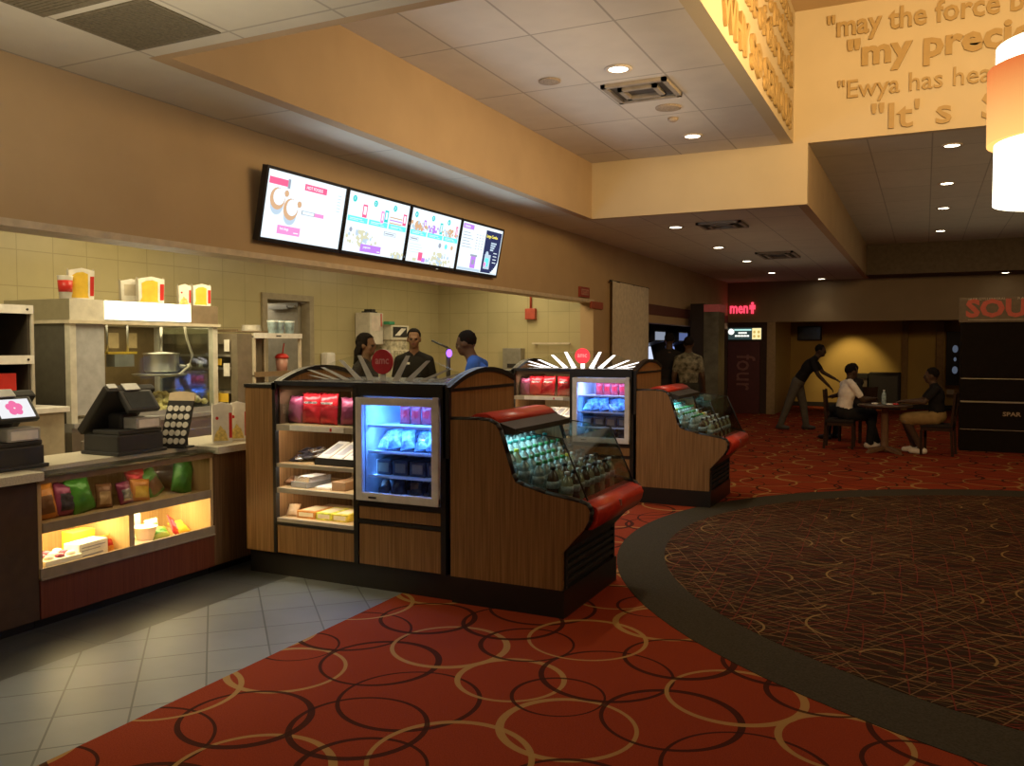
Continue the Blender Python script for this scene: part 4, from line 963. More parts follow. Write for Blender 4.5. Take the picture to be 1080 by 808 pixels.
b = MB(); b.box(-6.05, -5.95, 4.80, 5.08, 1.535, 1.552, 0, 0, TR(0, 0, 0)).box(-6.05, -5.95, 4.86, 5.05, 1.43, 1.53, 1).cyl((-6.0, 4.83, 1.55), (-6.0, 4.83, 1.79), .008, None, 10, 1).cyl((-6.0, 5.03, 1.55), (-6.0, 5.03, 1.79), .008, None, 10, 1); b.build('seasoning_shelf', [YELLOW, GREYP], t)
for y in (5.15, 5.42, 5.62): 
    b = MB(); b.box(-6.655, -6.65, y-.05, y+.06, 1.58, 1.72); b.build('notice', mat('tan_notice', (.55, .42, .22), .6), t)
b = MB(); rnd = random.Random(4)
for i in range(260):
    y = rnd.uniform(4.78, 5.86); x = rnd.uniform(-6.5, PX-.05)
    z = 1.005+.10*max(0, 1-abs(y-5.72)/.45)+rnd.uniform(0, .03)+.03*(1 if x < -6.0 else 0)
    b.ell((x, y, z), rnd.uniform(.022, .034), rnd.uniform(.022, .034), rnd.uniform(.02, .03), 0, 7, 5)
tag(b.build('popcorn', mat('popcorn_kernels', (.85, .70, .30), .8, var=.25, scale=40), None, (-6.2, 5.3, 1.0)), 'heap of yellow popcorn inside the popcorn machine', 'popcorn', None, 'stuff')
area('popcorn_light', (-6.2, 5.3, 1.77), (0, 0, 0), .5, 1.0, 5, (1, .74, .38))
area('sign_throw', (PX+.05, 5.2, 2.3), (0, R(180), 0), .3, .9, 5.0, (1, .78, .40))
# tubs and bags on top of the machine
zt = 1.966
popbox('popcorn_bag', (-6.0, 4.60, zt), .17, .10, .225, R(62), 'white and yellow popcorn bag with red side print on top of the popcorn machine', 'strip', .08, cat='popcorn bag')
t = thing('paper_cup', 'white paper cup with red print at the left end of the machine top', 'cup', (-5.98, 4.45, zt), local=True)
b = MB(); b.lathe([(.042, 0), (.055, .17), (.058, .175), (.052, .172), (.04, .01)], (0, 0, 0), 20); b.build('cup_body', WHITEP, t)
b = MB(); b.lathe([(.0475, .05), (.054, .14)], (0, 0, 0), 20); b.build('red_print', REDPL, t)
popbox('popcorn_bag', (-6.0, 5.27, zt), .20, .11, .205, R(60), 'bright white popcorn bag in the middle of the machine top', 'strip', .06, cat='popcorn bag')
popbox('popcorn_bag', (-6.18, 5.22, zt), .16, .10, .19, R(60), 'pale bag standing behind the bright middle bag on the machine top', 'block', .06, cat='popcorn bag')
popbox('popcorn_bag', (-6.02, 5.66, zt), .10, .08, .17, R(60), 'small yellow printed carton, left of the last pair on the machine top', 'strip', .06, cat='popcorn box')
popbox('popcorn_bag', (-5.98, 5.82, zt), .15, .10, .18, R(60), 'yellow printed popcorn bag at the right end of the machine top', 'strip', .04, cat='popcorn bag')

# ------------------------------------------------------------------ left cabinet and shelf
t = thing('back_counter', 'beige back counter cabinet with white top left of the popcorn machine', 'counter', (-6.2, 3.9, 0))
b = MB(); b.box(-6.78, -5.66, 1.6, 4.18, .0, 1.12); b.build('cabinet_body', mat('beige_cabinet', (.42, .37, .26), .5), t)
b = MB(); b.box(-6.79, -5.62, 1.59, 4.20, 1.12, 1.16, 0, .004); b.build('worktop', WHITE, t)
t = thing('shelf_unit', 'dark open shelf unit with white edge rails at the left edge', 'shelf unit', (-5.9, 3.4, 1.162))
DS = mat('dark_shelf_inside', (.05, .04, .03), .6)
b = MB(); b.box(-6.12, -6.10, 2.6, 3.93, 1.162, 1.88).box(-6.10, -5.66, 3.91, 3.93, 1.162, 1.88).box(-6.10, -5.66, 2.6, 2.62, 1.162, 1.88).box(-6.10, -5.70, 2.62, 3.91, 1.162, 1.175); b.build('shelf_back', DS, t)
for z in (1.48, 1.83):
    b = MB(); b.box(-6.10, -5.65, 2.6, 3.94, z, z+.03, 0, .002).box(-5.65, -5.64, 2.6, 3.945, z-.005, z+.055, 1).cyl((-5.64, 3.90, z+.025), (-5.636, 3.90, z+.025), .009, None, 10, 2); b.build('shelf', [DKGREY, WHITE, BLACKM], t)
b = MB(); b.box(-5.66, -5.642, 3.93, 3.948, 1.162, 1.88); b.build('post', mat('white_post', (.5, .46, .38), .5), t)
b = MB(); b.box(-.09, .09, -.17, .17, 0, .13, 0, .003).box(.09, .0912, -.168, -.05, .003, .127, 1); o = b.build('carton_box', [REDPL, WHITEP], None, None); o.location = (-5.76, 3.66, 1.282); tag(o, 'red and white carton on the back counter under the shelf unit', 'box')
b = MB(); b.box(-.08, .08, -.1, .1, 0, .10, 0, .004).box(.081, .082, -.08, .08, .02, .08, 1); o = b.build('napkin_dispenser', [STEEL, WHITEP], None, None); o.location = (-5.76, 3.2, 1.177); tag(o, 'steel napkin dispenser on the back counter', 'dispenser')

b = MB(); b.box(-.09, .09, -.18, .18, 0, .10, 0, .004).box(.09, .0915, -.15, .15, .02, .08, 1); o = b.build('steel_drawer_box', [STEEL, BLACKM], None, None); o.location = (-5.76, 3.66, 1.177); tag(o, 'low steel box under the red and white carton', 'box')
# warming cabinet behind the machine
t = thing('warming_cabinet', 'dark steel warming cabinet with yellow labels right of the popcorn machine', 'warming cabinet', (-6.2, 6.1, 0))
DSTL = mat('dull_steel', (.24, .20, .14), .45, .4)
b = MB(); b.box(-6.75, -5.72, 6.17, 6.19, 0, 1.715).box(-5.80, -5.72, 6.0, 6.17, 0, 1.715).box(-6.75, -5.80, 6.0, 6.17, 1.62, 1.715).box(-6.75, -5.80, 6.0, 6.17, 0, .95).box(-6.75, -6.70, 6.0, 6.17, .95, 1.62); b.build('cabinet_body', DSTL, t)
for z in (1.16, 1.38, 1.50):
    b = MB(); b.box(-6.70, -5.80, 5.985, 6.17, z, z+.02); b.build('shelf', STEEL, t)
for x, z in ((-6.05, 1.41), (-6.25, 1.41)):
    b = MB(); b.cyl((x, 6.08, z-.01), (x, 6.08, z+.07), .045); b.build('pot', STEEL, t)
for x0, x1, z0, z1, m in ((-5.86, -5.80, 1.55, 1.66, WHITEP), (-5.87, -5.80, 1.32, 1.44, WHITEP), (-6.0, -5.90, 1.42, 1.48, YELLOW), (-6.08, -5.82, 1.08, 1.16, YELLOW)):
    b = MB(); b.box(x0, x1, 5.978, 5.985, z0, z1); b.build('label_plate', m, t)
b = MB(); b.box(-.12, .12, -.30, .28, 0, .010, 0, .003).box(-.12, .12, -.32, -.30, .0, .025).box(-.12, .12, .28, .30, 0, .025); o = b.build('serving_tray', mat('brown_tray', (.20, .14, .08), .5), None, None); o.location = (-5.92, 6.40, 1.732); tag(o, 'brown serving tray lying across the warming cabinet and the cream rack', 'tray')
b = MB()
for k in range(6): b.lathe([(.085-.002*k, .0), (.10-.002*k, .010), (.0, .009)], (0, 0, .010*k), 18)
o = b.build('paper_plate_stack', WHITEP, None, None); o.location = (-5.92, 6.40, 1.7425); tag(o, 'stack of white paper trays on the brown serving tray', 'paper trays')

# beige shelf rack in front of the doorway
t = thing('storage_rack', 'cream storage rack standing in front of the doorway', 'rack', (-5.95, 6.55, 0))
for x in (-6.2, -5.73):
    for y in (6.20, 6.86):
        b = MB(); b.box(x, x+.025, y, y+.025, 0, 1.72); b.build('post', CREAM, t)
for z, m in ((.3, CREAM), (.9, CREAM), (1.31, mat('brown_shelf', (.22, .15, .08), .5)), (1.68, CREAM)):
    b = MB(); b.box(-6.2, -5.705, 6.20, 6.885, z, z+.015, 0).box(-5.705, -5.695, 6.20, 6.885, z-.005, z+.045, 0)
    if z > 1.5: b.box(-5.696, -5.693, 6.5, 6.57, z+.012, z+.024, 1)
    b.build('shelf', [m if z < 1.5 else WHITE, BLACKM], t)
b = MB(); b.box(-6.2, -6.19, 6.22, 6.86, .3, 1.68); b.build('rear_panel', mat('brown_grey_panel', (.25, .20, .13), .6), t)
cupm = mat('blue_white_cup', (.45, .62, .70), .4, var=.4, scale=22)
for i, (y, lab) in enumerate([(6.52, 'blue and white paper cup stack, leftmost on the cream rack'), (6.62, 'blue and white paper cup stack, middle one on the cream rack'), (6.77, 'blue and white paper cup stack, rightmost on the cream rack')]):
    b = MB(); b.lathe([(.038, 0), (.050, .15), (.053, .155), (.048, .152), (.036, .01)], (0, 0, 0), 18, 0)
    b.lathe([(.0455, .12), (.0505, .148)], (0, 0, 0), 18, 1)
    o = b.build('paper_cup', [cupm, WHITEP], None, None); o.location = (-5.76, y, 1.696); tag(o, lab, 'cup', 'cup stacks on the cream rack')
t = thing('souvenir_cup', 'clear souvenir cup with red lid and straw on the cream rack', 'cup', (-5.82, 6.72, 1.327), local=True)
b = MB(); b.lathe([(.05, 0), (.062, .15), (.058, .15), (.046, .01)], (0, 0, 0), 18); b.build('cup_body', mat('pink_clear_plastic', (.50, .25, .20), .3), t)
b = MB(); b.lathe([(.068, .15), (.070, .165), (.05, .19), (.02, .20)], (0, 0, 0), 18); b.build('lid', REDPL, t)
b = MB(); b.cyl((0, .01, .19), (.0, .035, .30), .006); b.build('straw', REDPL, t)
b = MB(); b.box(-.10, .08, -.12, .12, 0, .09, 0, .004); o = b.build('carton_box', [WHITEP], None, None); o.location = (-5.9, 6.5, .916); tag(o, 'white carton low on the cream rack', 'box')

# things on the kitchen walls
t = thing('ice_dispenser', 'white and clear ice dispenser standing against the kitchen wall behind the woman', 'dispenser', (-6.6, 9.85, 0))
b = MB(); b.box(-6.79, -6.45, 9.62, 10.06, 0, 1.55).box(-6.79, -6.45, 9.62, 10.06, 1.68, 1.88, 0, .01); b.build('dispenser_body', mat('cream_machine', (.66, .62, .50), .4), t)
b = MB(); b.box(-6.78, -6.47, 9.64, 10.04, 1.55, 1.68).box(-6.448, -6.44, 9.68, 10.0, 1.38, 1.54); b.build('clear_panel', mat('cloudy_panel', (.50, .46, .34), .2, var=.5, scale=20), t)
b = MB(); b.box(-6.45, -6.446, 9.66, 10.0, 1.72, 1.86); b.build('dark_window', BLACKM, t)
b = MB(); b.prism([(9.70, 1.74), (9.82, 1.74), (9.98, 1.84), (9.86, 1.84)], 'X', -6.446, -6.443); b.build('white_slash', WHITEP, t)
b = MB(); b.box(-6.79, -6.55, 9.28, 9.58, 1.62, 2.04, 0, .01).box(-6.55, -6.546, 9.31, 9.50, 1.80, 2.0, 1).box(-6.55, -6.545, 9.52, 9.54, 1.86, 2.03, 2); tag(b.build('paper_towel_cabinet', [mat('pale_cabinet', (.66, .62, .54), .5), mat('pink_paper', (.72, .62, .55), .6), REDPL], None, (-6.79, 9.4, 1.62)), 'white wall cabinet with a pink notice above the woman', 'wall cabinet')
b = MB(); b.box(-6.72, -6.6, 9.38, 9.48, 2.042, 2.09, 0, .01).box(-6.70, -6.62, 9.30, 9.54, 2.042, 2.06); tag(b.build('tape_dispenser', BLACKM, None, (-6.66, 9.43, 2.042)), 'small black dispenser on top of the white wall cabinet', 'dispenser')
b = MB(); b.box(-6.54, -6.44, 9.56, 9.70, 1.885, 1.93, 0, .015); tag(b.build('green_sponge', mat('green_sponge', (.05, .30, .15), .9), None, (-6.5, 9.63, 1.885)), 'green cloth on top of the ice dispenser', 'cloth')
b = MB(); b.box(-6.79, -6.68, 8.55, 8.72, 1.30, 1.52, 0, .03); tag(b.build('soap_dispenser', WHITE, None, (-6.79, 8.6, 1.3)), 'rounded white soap dispenser on the wall right of the doorway', 'soap dispenser')
b = MB(); b.box(-5.62, -5.32, 11.30, 11.447, 1.24, 1.57, 0, .012).box(-5.54, -5.40, 11.294, 11.30, 1.28, 1.34, 1); tag(b.build('hand_dryer', [mat('grey_steel_box', (.30, .29, .25), .4, .4), BLACKM], None, (-5.5, 11.45, 1.24)), 'grey metal towel box on the rear tiled wall behind the man in blue', 'towel box')
b = MB(); b.box(-5.18, -4.58, 11.38, 11.40, 1.625, 1.65).box(-5.15, -5.12, 11.40, 11.448, 1.63, 1.645).box(-4.64, -4.61, 11.40, 11.448, 1.63, 1.645); tag(b.build('wall_rail', CREAM, None, (-4.9, 11.4, 1.63)), 'thin cream rail on the rear tiled wall above the far kiosk', 'rail')
t = thing('fire_alarm', 'red fire alarm box with a red conduit on the rear tiled wall', 'fire alarm', (-5.2, 11.45, 1.98))
b = MB(); b.box(-5.29, -5.13, 11.37, 11.448, 1.99, 2.15, 0, .01); b.build('alarm_box', mat('alarm_red', (.45, .07, .04), .5), t)
b = MB(); b.cyl((-5.22, 11.43, 2.15), (-5.22, 11.43, 2.6), .016); b.build('conduit', mat('alarm_red', (.45, .07, .04), .5), t)
t = thing('drink_tap', 'slim counter tap with a small purple light in front of the man in blue', 'tap', (-4.76, 8.22, 0), local=True)
b = MB(); b.box(-.1, .1, -.1, .1, 0, 1.0); b.build('stand', mat('grey_stand', (.3, .28, .22), .5), t)
b = MB(); b.cyl((0, 0, 1.0), (0, 0, 1.58), .025).cyl((0, 0, 1.58), (-.22, .02, 1.66), .012); b.build('tap_column', DKGREY, t)
b = MB(); b.ell((.03, -.03, 1.52), .035, .02, .045); b.build('purple_light', glow('purple_light', (.25, .08, 1), 2.5), t)
# small red signs on the soffit
for y0, y1, z0, z1, lab, mm in ((10.85, 11.22, 2.27, 2.41, 'small red framed sign on the soffit end beside the pilaster', mat('dim_red_sign', (.30, .05, .03), .5)), (11.30, 11.78, 2.13, 2.23, 'plain red sign below the framed one on the pilaster', mat('dim_red_sign2', (.36, .08, .04), .5))):
    b = MB(); b.box(-4.249, -4.22, y0, y1, z0, z1, 0, .004)
    if z0 > 2.2: b.box(-4.22, -4.217, y0+.05, y1-.05, z0+.03, z0+.045, 1).box(-4.22, -4.217, y0+.05, y1-.05, z1-.045, z1-.03, 1); [b.box(-4.22, -4.217, y0+.06+.075*k, y0+.08+.075*k, z0+.03, z1-.03, 1) for k in range(4)]
    tag(b.build('wall_sign', [mm, mat('sign_pale', (.55, .30, .22), .6)], None, (-4.24, y0, z0)), lab, 'sign')

# ------------------------------------------------------------------ menu screens
WHT = glow('screen_white', (.76, .88, .97), 1.0); CY = glow('screen_cyan', (.10, .72, .85), 1.3); PNK = glow('screen_pink', (.95, .22, .48), 1.2)
RED_ = glow('screen_red', (.90, .10, .22), 1.1); PUR = glow('screen_purple', (.42, .18, .68), 1.1); BGE = glow('screen_bun', (.75, .45, .25), .8); POPS = glow('screen_popcorn', (.80, .78, .52), .75)
NVY = glow('screen_navy', (.025, .03, .09), .9); GRY = glow('screen_grey', (.40, .45, .55), .7); YLW = glow('screen_yellow', (.95, .80, .10), 1.2); TEAL = glow('screen_teal', (.02, .50, .50), 1.1); LTB = glow('screen_pale_blue', (.55, .70, .85), .8)
SM = [WHT, CY, PNK, RED_, PUR, BGE, POPS, NVY, GRY, YLW, TEAL, LTB]
W_, CY_, PK_, RD_, PU_, BG_, PO_, NV_, GR_, YE_, TE_, LB_ = range(12)
th = R(11)
def screen(y0, y1, label, draw):
    w = y1-y0; h = .525
    t = thing('menu_screen', label, 'menu screen', (-4.20, (y0+y1)/2, 2.335), 'menu screens over the counter', (0, th, 0), local=True)
    b = MB(); b.box(-.045, .0, -w/2+.002, w/2-.002, 0, h, 0, .004)
    b.box(0, .006, -w/2+.002, -w/2+.022, 0, h).box(0, .006, w/2-.022, w/2-.002, 0, h).box(0, .006, -w/2+.022, w/2-.022, 0, .03).box(0, .006, -w/2+.022, w/2-.022, h-.022, h)
    bz = b.build('bezel', mat('screen_bezel', (.02, .022, .03), .35), t)
    b = MB(); b.box(-.25, -.045, -.08, .08, .25, .33); b.build('wall_bracket', BLACKM, t)
    b = MB(); L, B_ = -w/2+.022, .03; ww, hh = w-.044, h-.052
    def rect(u0, v0, u1, v1, mi, k=1): b.box(.0012, .0018+.0004*k, L+u0*ww, L+u1*ww, B_+(1-v1)*hh, B_+(1-v0)*hh, mi)
    def circ(u, v, r, mi, k=2, sx=1): b.cyl((.0015, L+u*ww, B_+(1-v)*hh), (.0018+.0004*k, L+u*ww, B_+(1-v)*hh), r*hh, None, 18, mi)
    def txt(s, u, v, sz, mi, k=3): b.text(s, sz*hh*1.25, faceX((.0018+.0004*k, L+u*ww, B_+(1-v)*hh)), .0003, mi, .0004)
    b.box(.0005, .0012, L, L+ww, B_, B_+hh, 0)
    draw(rect, circ, txt); b.build('picture', SM, t); return t
def d1(rect, circ, txt):
    rect(.02, .10, .24, .20, RD_); rect(.24, .08, .27, .22, GR_, 2); txt('HOT FOODS', .47, .160, .055, 0); rect(.45, .085, .74, .185, RD_)
    for u, v in ((.14, .40), (.31, .52)):
        circ(u, v+.10, .14, LB_, 1); circ(u, v, .165, BG_, 2); circ(u+.015, v-.03, .125, 0, 4); circ(u+.10, v-.10, .05, BG_, 3)
    rect(.45, .50, .62, .56, GR_); rect(.46, .508, .61, .552, 0, 2); rect(.62, .50, .74, .56, PK_)
    rect(.18, .78, .46, .91, PK_); txt('hot dogs', .21, .845, .045, 0); rect(.38, .86, .44, .875, 0, 2)
    for k in range(6): rect(.90, .14+.05*k, .945, .15+.05*k, LB_)
def combos(rect, circ, txt, imgs, tail):
    for i in range(3):
        u = .02+.33*i
        circ(u+.07, .11, .055, TE_); txt(str(imgs[0]+i), u+.055, .135, .06, 0, 4)
        rect(u, .40, u+.305, .49, CY_); rect(u+.03, .43, u+.22, .44, 0, 2); rect(u+.03, .455, u+.16, .463, 0, 2); rect(u+.19, .46, u+.25, .468, 0, 2)
    imgs[1](rect, circ, txt); tail(rect, circ, txt)
def cup(rect, u, v0, v1, mi, w=.05): rect(u, v0, u+w, v1, mi, 2); rect(u-.008, v0-.012, u+w+.008, v0+.01, 0, 3); rect(u+.014, v0+.04, u+w-.014, v1-.05, 0, 3)
def pile(circ, u, v, r, n, seed, mi=PO_):
    rd = random.Random(seed); circ(u, v-r*.35, r*.62, mi, 1)
    for k in range(n):
        a = rd.uniform(0, PI); q = rd.uniform(0, 1)**.6*r; circ(u+q*1.1*math.cos(a), v-q*.9*math.sin(a), rd.uniform(.02, .04), [mi, mi, W_, LB_][rd.randrange(4)], 2+k % 5)
def d2(rect, circ, txt):
    def im(rect, circ, txt):
        cup(rect, .23, .16, .39, RD_, .07); cup(rect, .53, .20, .42, PK_, .05); cup(rect, .59, .17, .39, TE_, .06)
        for k in range(3): rect(.68, .27+.05*k, .90, .29+.05*k, PU_ if k % 2 else BG_, 1)
        cup(rect, .91, .16, .38, RD_, .06)
    def tail(rect, circ, txt):
        pile(circ, .28, .84, .24, 46, 3); rect(.62, .55, .82, .62, GR_); rect(.628, .558, .812, .612, 0, 2); rect(.64, .575, .79, .595, GR_, 3)
        rect(.27, .84, .60, .97, PU_, 6); txt('popcorn', .31, .905, .05, 0, 9); rect(.54, .93, .585, .945, 0, 8)
        circ(.09, .63, .04, GR_); pile(circ, .9, 1.0, .13, 18, 5)
    combos(rect, circ, txt, (1, im), tail)
def d3(rect, circ, txt):
    def im(rect, circ, txt):
        pile(circ, .14, .39, .18, 30, 8, BG_); cup(rect, .25, .17, .38, PU_, .045); pile(circ, .45, .37, .14, 22, 9, PU_); cup(rect, .58, .15, .38, TE_, .05); pile(circ, .80, .39, .16, 26, 10, BG_); cup(rect, .92, .14, .38, RD_, .04)
    def tail(rect, circ, txt):
        rect(.02, .53, .19, .60, GR_); rect(.026, .537, .184, .593, 0, 2); rect(.04, .552, .17, .575, GR_, 3)
        for k in range(4): rect(.04, .66+.05*k, .25+.03*(k % 2), .667+.05*k, LB_)
        pile(circ, .65, 1.0, .27, 60, 12); circ(.63, .60, .05, GR_); circ(.76, .60, .05, CY_); circ(.89, .60, .045, BG_)
        rect(.23, .80, .31, .96, RD_, 2); rect(.30, .90, .37, .98, PU_, 2); rect(.13, .92, .2, .98, PO_, 2)
    combos(rect, circ, txt, (4, im), tail)
def d4(rect, circ, txt):
    rect(.02, .03, .27, .13, PU_); txt('DRINKS', .05, .105, .055, 0)
    for k in range(6):
        rect(.04, .20+.06*k, .20+.04*(k % 3), .212+.06*k, GR_); [rect(.36+.07*j, .20+.06*k, .39+.07*j, .212+.06*k, GR_) for j in range(3)]
    rect(.30, .66, .42, .93, PU_, 2); rect(.28, .64, .44, .68, GR_, 3); rect(.33, .75, .39, .85, GR_, 3); rect(.02, .94, .56, .99, LB_)
    rect(.58, .06, .985, .985, NV_, 1); txt('Large Combo', .60, .21, .075, YE_, 4); rect(.60, .045, .97, .06, 0, 2)
    for k in range(4): rect(.74, .30+.05*k, .88-.02*k, .335+.05*k, LB_, 2)
    circ(.68, .58, .07, LB_, 3); rect(.63, .58, .78, .90, LB_, 3); rect(.65, .66, .74, .84, CY_, 4); circ(.66, .80, .05, PK_, 5)
    for k in range(4): rect(.84, .52+.07*k, .93, .535+.07*k, 0, 2)
    for k in range(7): rect(.98-.042*(k+1)*.8, .98-.05*(7-k), .985, .985-.05*(6-k), 0, 2) if False else None
    for k in range(8): rect(.985-.15*((k+1)/8)**2, .66+.04*k, .985, .70+.04*k, 0, 2)
screen(4.61, 5.53, 'leftmost menu screen, white with HOT FOODS heading and buns', d1)
screen(5.535, 6.45, 'second menu screen from the left with combos one to three', d2)
screen(6.455, 7.37, 'third menu screen from the left with combos four to six', d3)
screen(7.375, 8.29, 'rightmost menu screen with a drinks list and dark advert panel', d4)
for y in (5.1, 6.0, 6.9, 7.8): area('screen_spill', (-4.02, y, 2.56), (0, R(-79), 0), .45, .8, 3.0, (.62, .78, 1))
# ------------------------------------------------------------------ people
def person(name, label, loc, rz, J, cloth, hair=None, headfwd=(0, 1, 0), voxel=.011, group=None, extra=None, sleeve='short'):
    """one continuous remeshed body from tapered limbs; J = joint positions, +Y is forward"""
    t = thing(name, label, 'person', loc, group, (0, 0, rz), local=True)
    b = MB(); prims = []
    def cap(a, c, ra, rb, reg):
        a, c = Vector(a), Vector(c)
        b.cyl(a, c, ra, rb, 14); b.ell(a, ra, ra, ra, 0, 14, 8); b.ell(c, rb, rb, rb, 0, 14, 8); prims.append(('c', a, c, ra, rb, reg))
    def el(c, r, M3, reg, mv=True):
        c = Vector(c); 
        if mv: b.ell(c, *r, 0, 18, 12, M3)
        prims.append(('e', c, r, M3, reg))
    g = {k: Vector(v) for k, v in J.items()}
    def frame(up, fw):
        z = up.normalized(); y = (fw-z*fw.dot(z)).normalized(); x = y.cross(z); return Matrix((x, y, z)).transposed()
    fwd = Vector((0, 1, 0))
    sp = frame(g['chest']-g['pelvis'], fwd if abs((g['chest']-g['pelvis']).normalized().y) < .95 else Vector((0, 0, -1)))
    top, leg, shoe, skin = 'top', 'leg', 'shoe', 'skin'
    el(g['pelvis'], (.165, .125, .13), sp, leg)
    mid = (g['pelvis']+g['chest'])/2
    el(g['pelvis']*.68+g['chest']*.32, (.158, .115, .15), sp, top); el(mid, (.16, .112, .16), sp, top); el(g['chest'], (.182, .122, .19), sp, top)
    el(g['chest']*.5+(g['shl']+g['shr'])*.25, (.155, .10, .09), sp, top)
    cap(g['chest']*.2+g['neck']*.8, g['neck']*.45+g['head']*.55, .062, .055, skin)
    for s_ in 'lr':
        cap(g['neck']*.75+(g['shl']+g['shr'])*.125, g['sh'+s_], .062, .056, top)
        up = g['sh'+s_]*.35+g['el'+s_]*.65
        cap(g['sh'+s_], up, .058, .054, top); cap(up, g['el'+s_], .045, .040, top if sleeve == 'long' else skin)
        cap(g['el'+s_], g['wr'+s_], .041, .028, top if sleeve == 'long' else skin)
        d = (g['wr'+s_]-g['el'+s_]).normalized(); side = d.cross(Vector((0, 0, 1)))
        side = side.normalized() if side.length > .2 else Vector((1, 0, 0)); nrm = side.cross(d)
        w = g['wr'+s_]; HM = Matrix((side, d, nrm)).transposed()
        el(w+d*.05, (.038, .052, .018), HM, skin)
        for k, (off, ln) in enumerate(((-.030, .062), (-.010, .074), (.010, .070), (.029, .054))):
            p0 = w+d*.085+side*off; p1 = p0+d*ln*.55-nrm*.008; p2 = p1+d*ln*.4-nrm*.022
            cap(p0, p1, .0095, .009, skin); cap(p1, p2, .009, .0075, skin)
        sg = 1 if s_ == 'r' else -1
        q0 = w+d*.03-side*.03*sg; q1 = q0+d*.035-side*.028*sg; cap(q0, q1, .013, .011, skin); cap(q1, q1+d*.03-nrm*.012, .011, .009, skin)
        cap(g['hip'+s_], g['kn'+s_], .102, .076, leg)
        knee_sk = cloth.get('shorts')
        cap(g['kn'+s_], g['an'+s_], .064 if knee_sk else .074, .042 if knee_sk else .060, skin if knee_sk else leg)
        if not knee_sk: cap(g['kn'+s_]*.15+g['an'+s_]*.85, g['an'+s_]*.95+g['kn'+s_]*.05, .062, .060, leg)
        else: cap(g['hip'+s_], g['kn'+s_]*.93+g['hip'+s_]*.07, .105, .088, leg)
        f = (g['to'+s_]-g['an'+s_]); f.z = 0; f = f.normalized()
        a = g['an'+s_]; base = Vector((a.x, a.y, a.z-.045))
        cap(base-f*.045, base+f*.02, .046, .046, shoe); cap(base+f*.02, base+f*.14-Vector((0, 0, .008)), .047, .037, shoe)
    H = Vector(headfwd).normalized(); hz = (Vector((0, 0, 1))-H*H.z*.6).normalized(); HM = frame(hz, H); hd = g['head']
    def hp(x, y, z): return hd+HM@Vector((x, y, z))
    el(hp(0, -.012, .018), (.074, .094, .098), HM, skin); el(hp(0, .018, -.045), (.058, .068, .072), HM, skin); el(hp(0, .045, -.085), (.034, .034, .026), HM, skin)
    el(hp(0, .088, -.018), (.013, .020, .024), HM, skin); el(hp(0, .078, .012), (.05, .016, .012), HM, skin)
    for s_ in (-1, 1):
        el(hp(.076*s_, -.008, -.012), (.011, .022, .032), HM, skin); el(hp(.028*s_, .076, -.002), (.013, .010, .008), HM, 'eye'); el(hp(.042*s_, .058, -.03), (.02, .02, .02), HM, skin)
    el(hp(0, .080, -.058), (.025, .012, .009), HM, 'lip')
    me = bpy.data.meshes.new('body'); b.bm.to_mesh(me); b.bm.free()
    o = bpy.data.objects.new('tmp', me); COL.objects.link(o)
    md = o.modifiers.new('r', 'REMESH'); md.mode = 'VOXEL'; md.voxel_size = voxel; md.use_smooth_shade = True
    sm = o.modifiers.new('s', 'SMOOTH'); sm.factor = .5; sm.iterations = 4
    dg = bpy.context.evaluated_depsgraph_get(); dg.update(); ev = bpy.data.meshes.new_from_object(o.evaluated_get(dg))
    bpy.data.objects.remove(o)
    n = len(ev.polygons); C = np.empty(n*3, np.float32); ev.polygons.foreach_get('center', C); C = C.reshape(n, 3)
    best = np.full(n, 1e9); reg = np.zeros(n, np.int32)
    order = [skin, 'eye', 'lip', top, leg, shoe]
    for p in prims:
        if p[0] == 'c':
            a, c = np.array(p[1]), np.array(p[2]); d = c-a; L2 = (d*d).sum()+1e-9
            u = np.clip(((C-a)@d)/L2, 0, 1); dist = np.linalg.norm(C-(a+u[:, None]*d), axis=1)-(p[3]+(p[4]-p[3])*u)
        else:
            Mi = np.array(p[3].inverted()) if p[3] is not None else np.eye(3)
            q = (C-np.array(p[1]))@Mi.T; r = np.array(p[2]); k = np.linalg.norm(q/r, axis=1); dist = (k-1)*r.min()
        if p[-1] in ('eye', 'lip'): dist = dist-.002
        m = dist < best; best[m] = dist[m]; reg[m] = order.index(p[-1])
    ev.materials.clear()
    for m in (cloth['skin'], mat('eye_dark', (.02, .015, .012), .3), mat('lip', (.16, .06, .05), .5), cloth['top'], cloth['leg'], cloth['shoe']): ev.materials.append(m)
    ev.polygons.foreach_set('material_index', reg); ev.polygons.foreach_set('use_smooth', np.ones(n, bool))
    body = bpy.data.objects.new('body', ev); COL.objects.link(body); body.parent = t
    if hair:
        b = MB(); rd = random.Random(2)
        if hair == 'short':
            b.ell(hp(0, -.022, .034), .080, .094, .092, 0, 20, 12, HM)
        else:   # pulled-back braids
            b.ell(hp(0, -.024, .030), .086, .102, .100, 0, 20, 12, HM)
            for k in range(16):
                a = R(-110+220*k/15); p0 = hp(.075*math.sin(a), -.03-.06*math.cos(a)*.8, .03); p1 = hp(.085*math.sin(a), -.06-.05*math.cos(a), -.07); p2 = hp(.07*math.sin(a), -.09-.02*math.cos(a), -.20)
                b.tube([p0, p1, p2], .016, 7)
        for v in b.bm.verts: v.co += Vector((rd.uniform(-1, 1), rd.uniform(-1, 1), rd.uniform(-1, 1)))*.0025
        # keep the face clear
        for v in b.bm.verts:
            q = HM.inverted()@(v.co-hd)
            if q.y > .045 and q.z < .075: v.co = hd+HM@Vector((q.x, .03+.2*(q.y-.045), q.z))
        b.build('hair', mat('black_hair', (.010, .008, .007), .9, var=.3, scale=80, spec=.05), t)
    if extra: extra(t, g, hp)
    return t
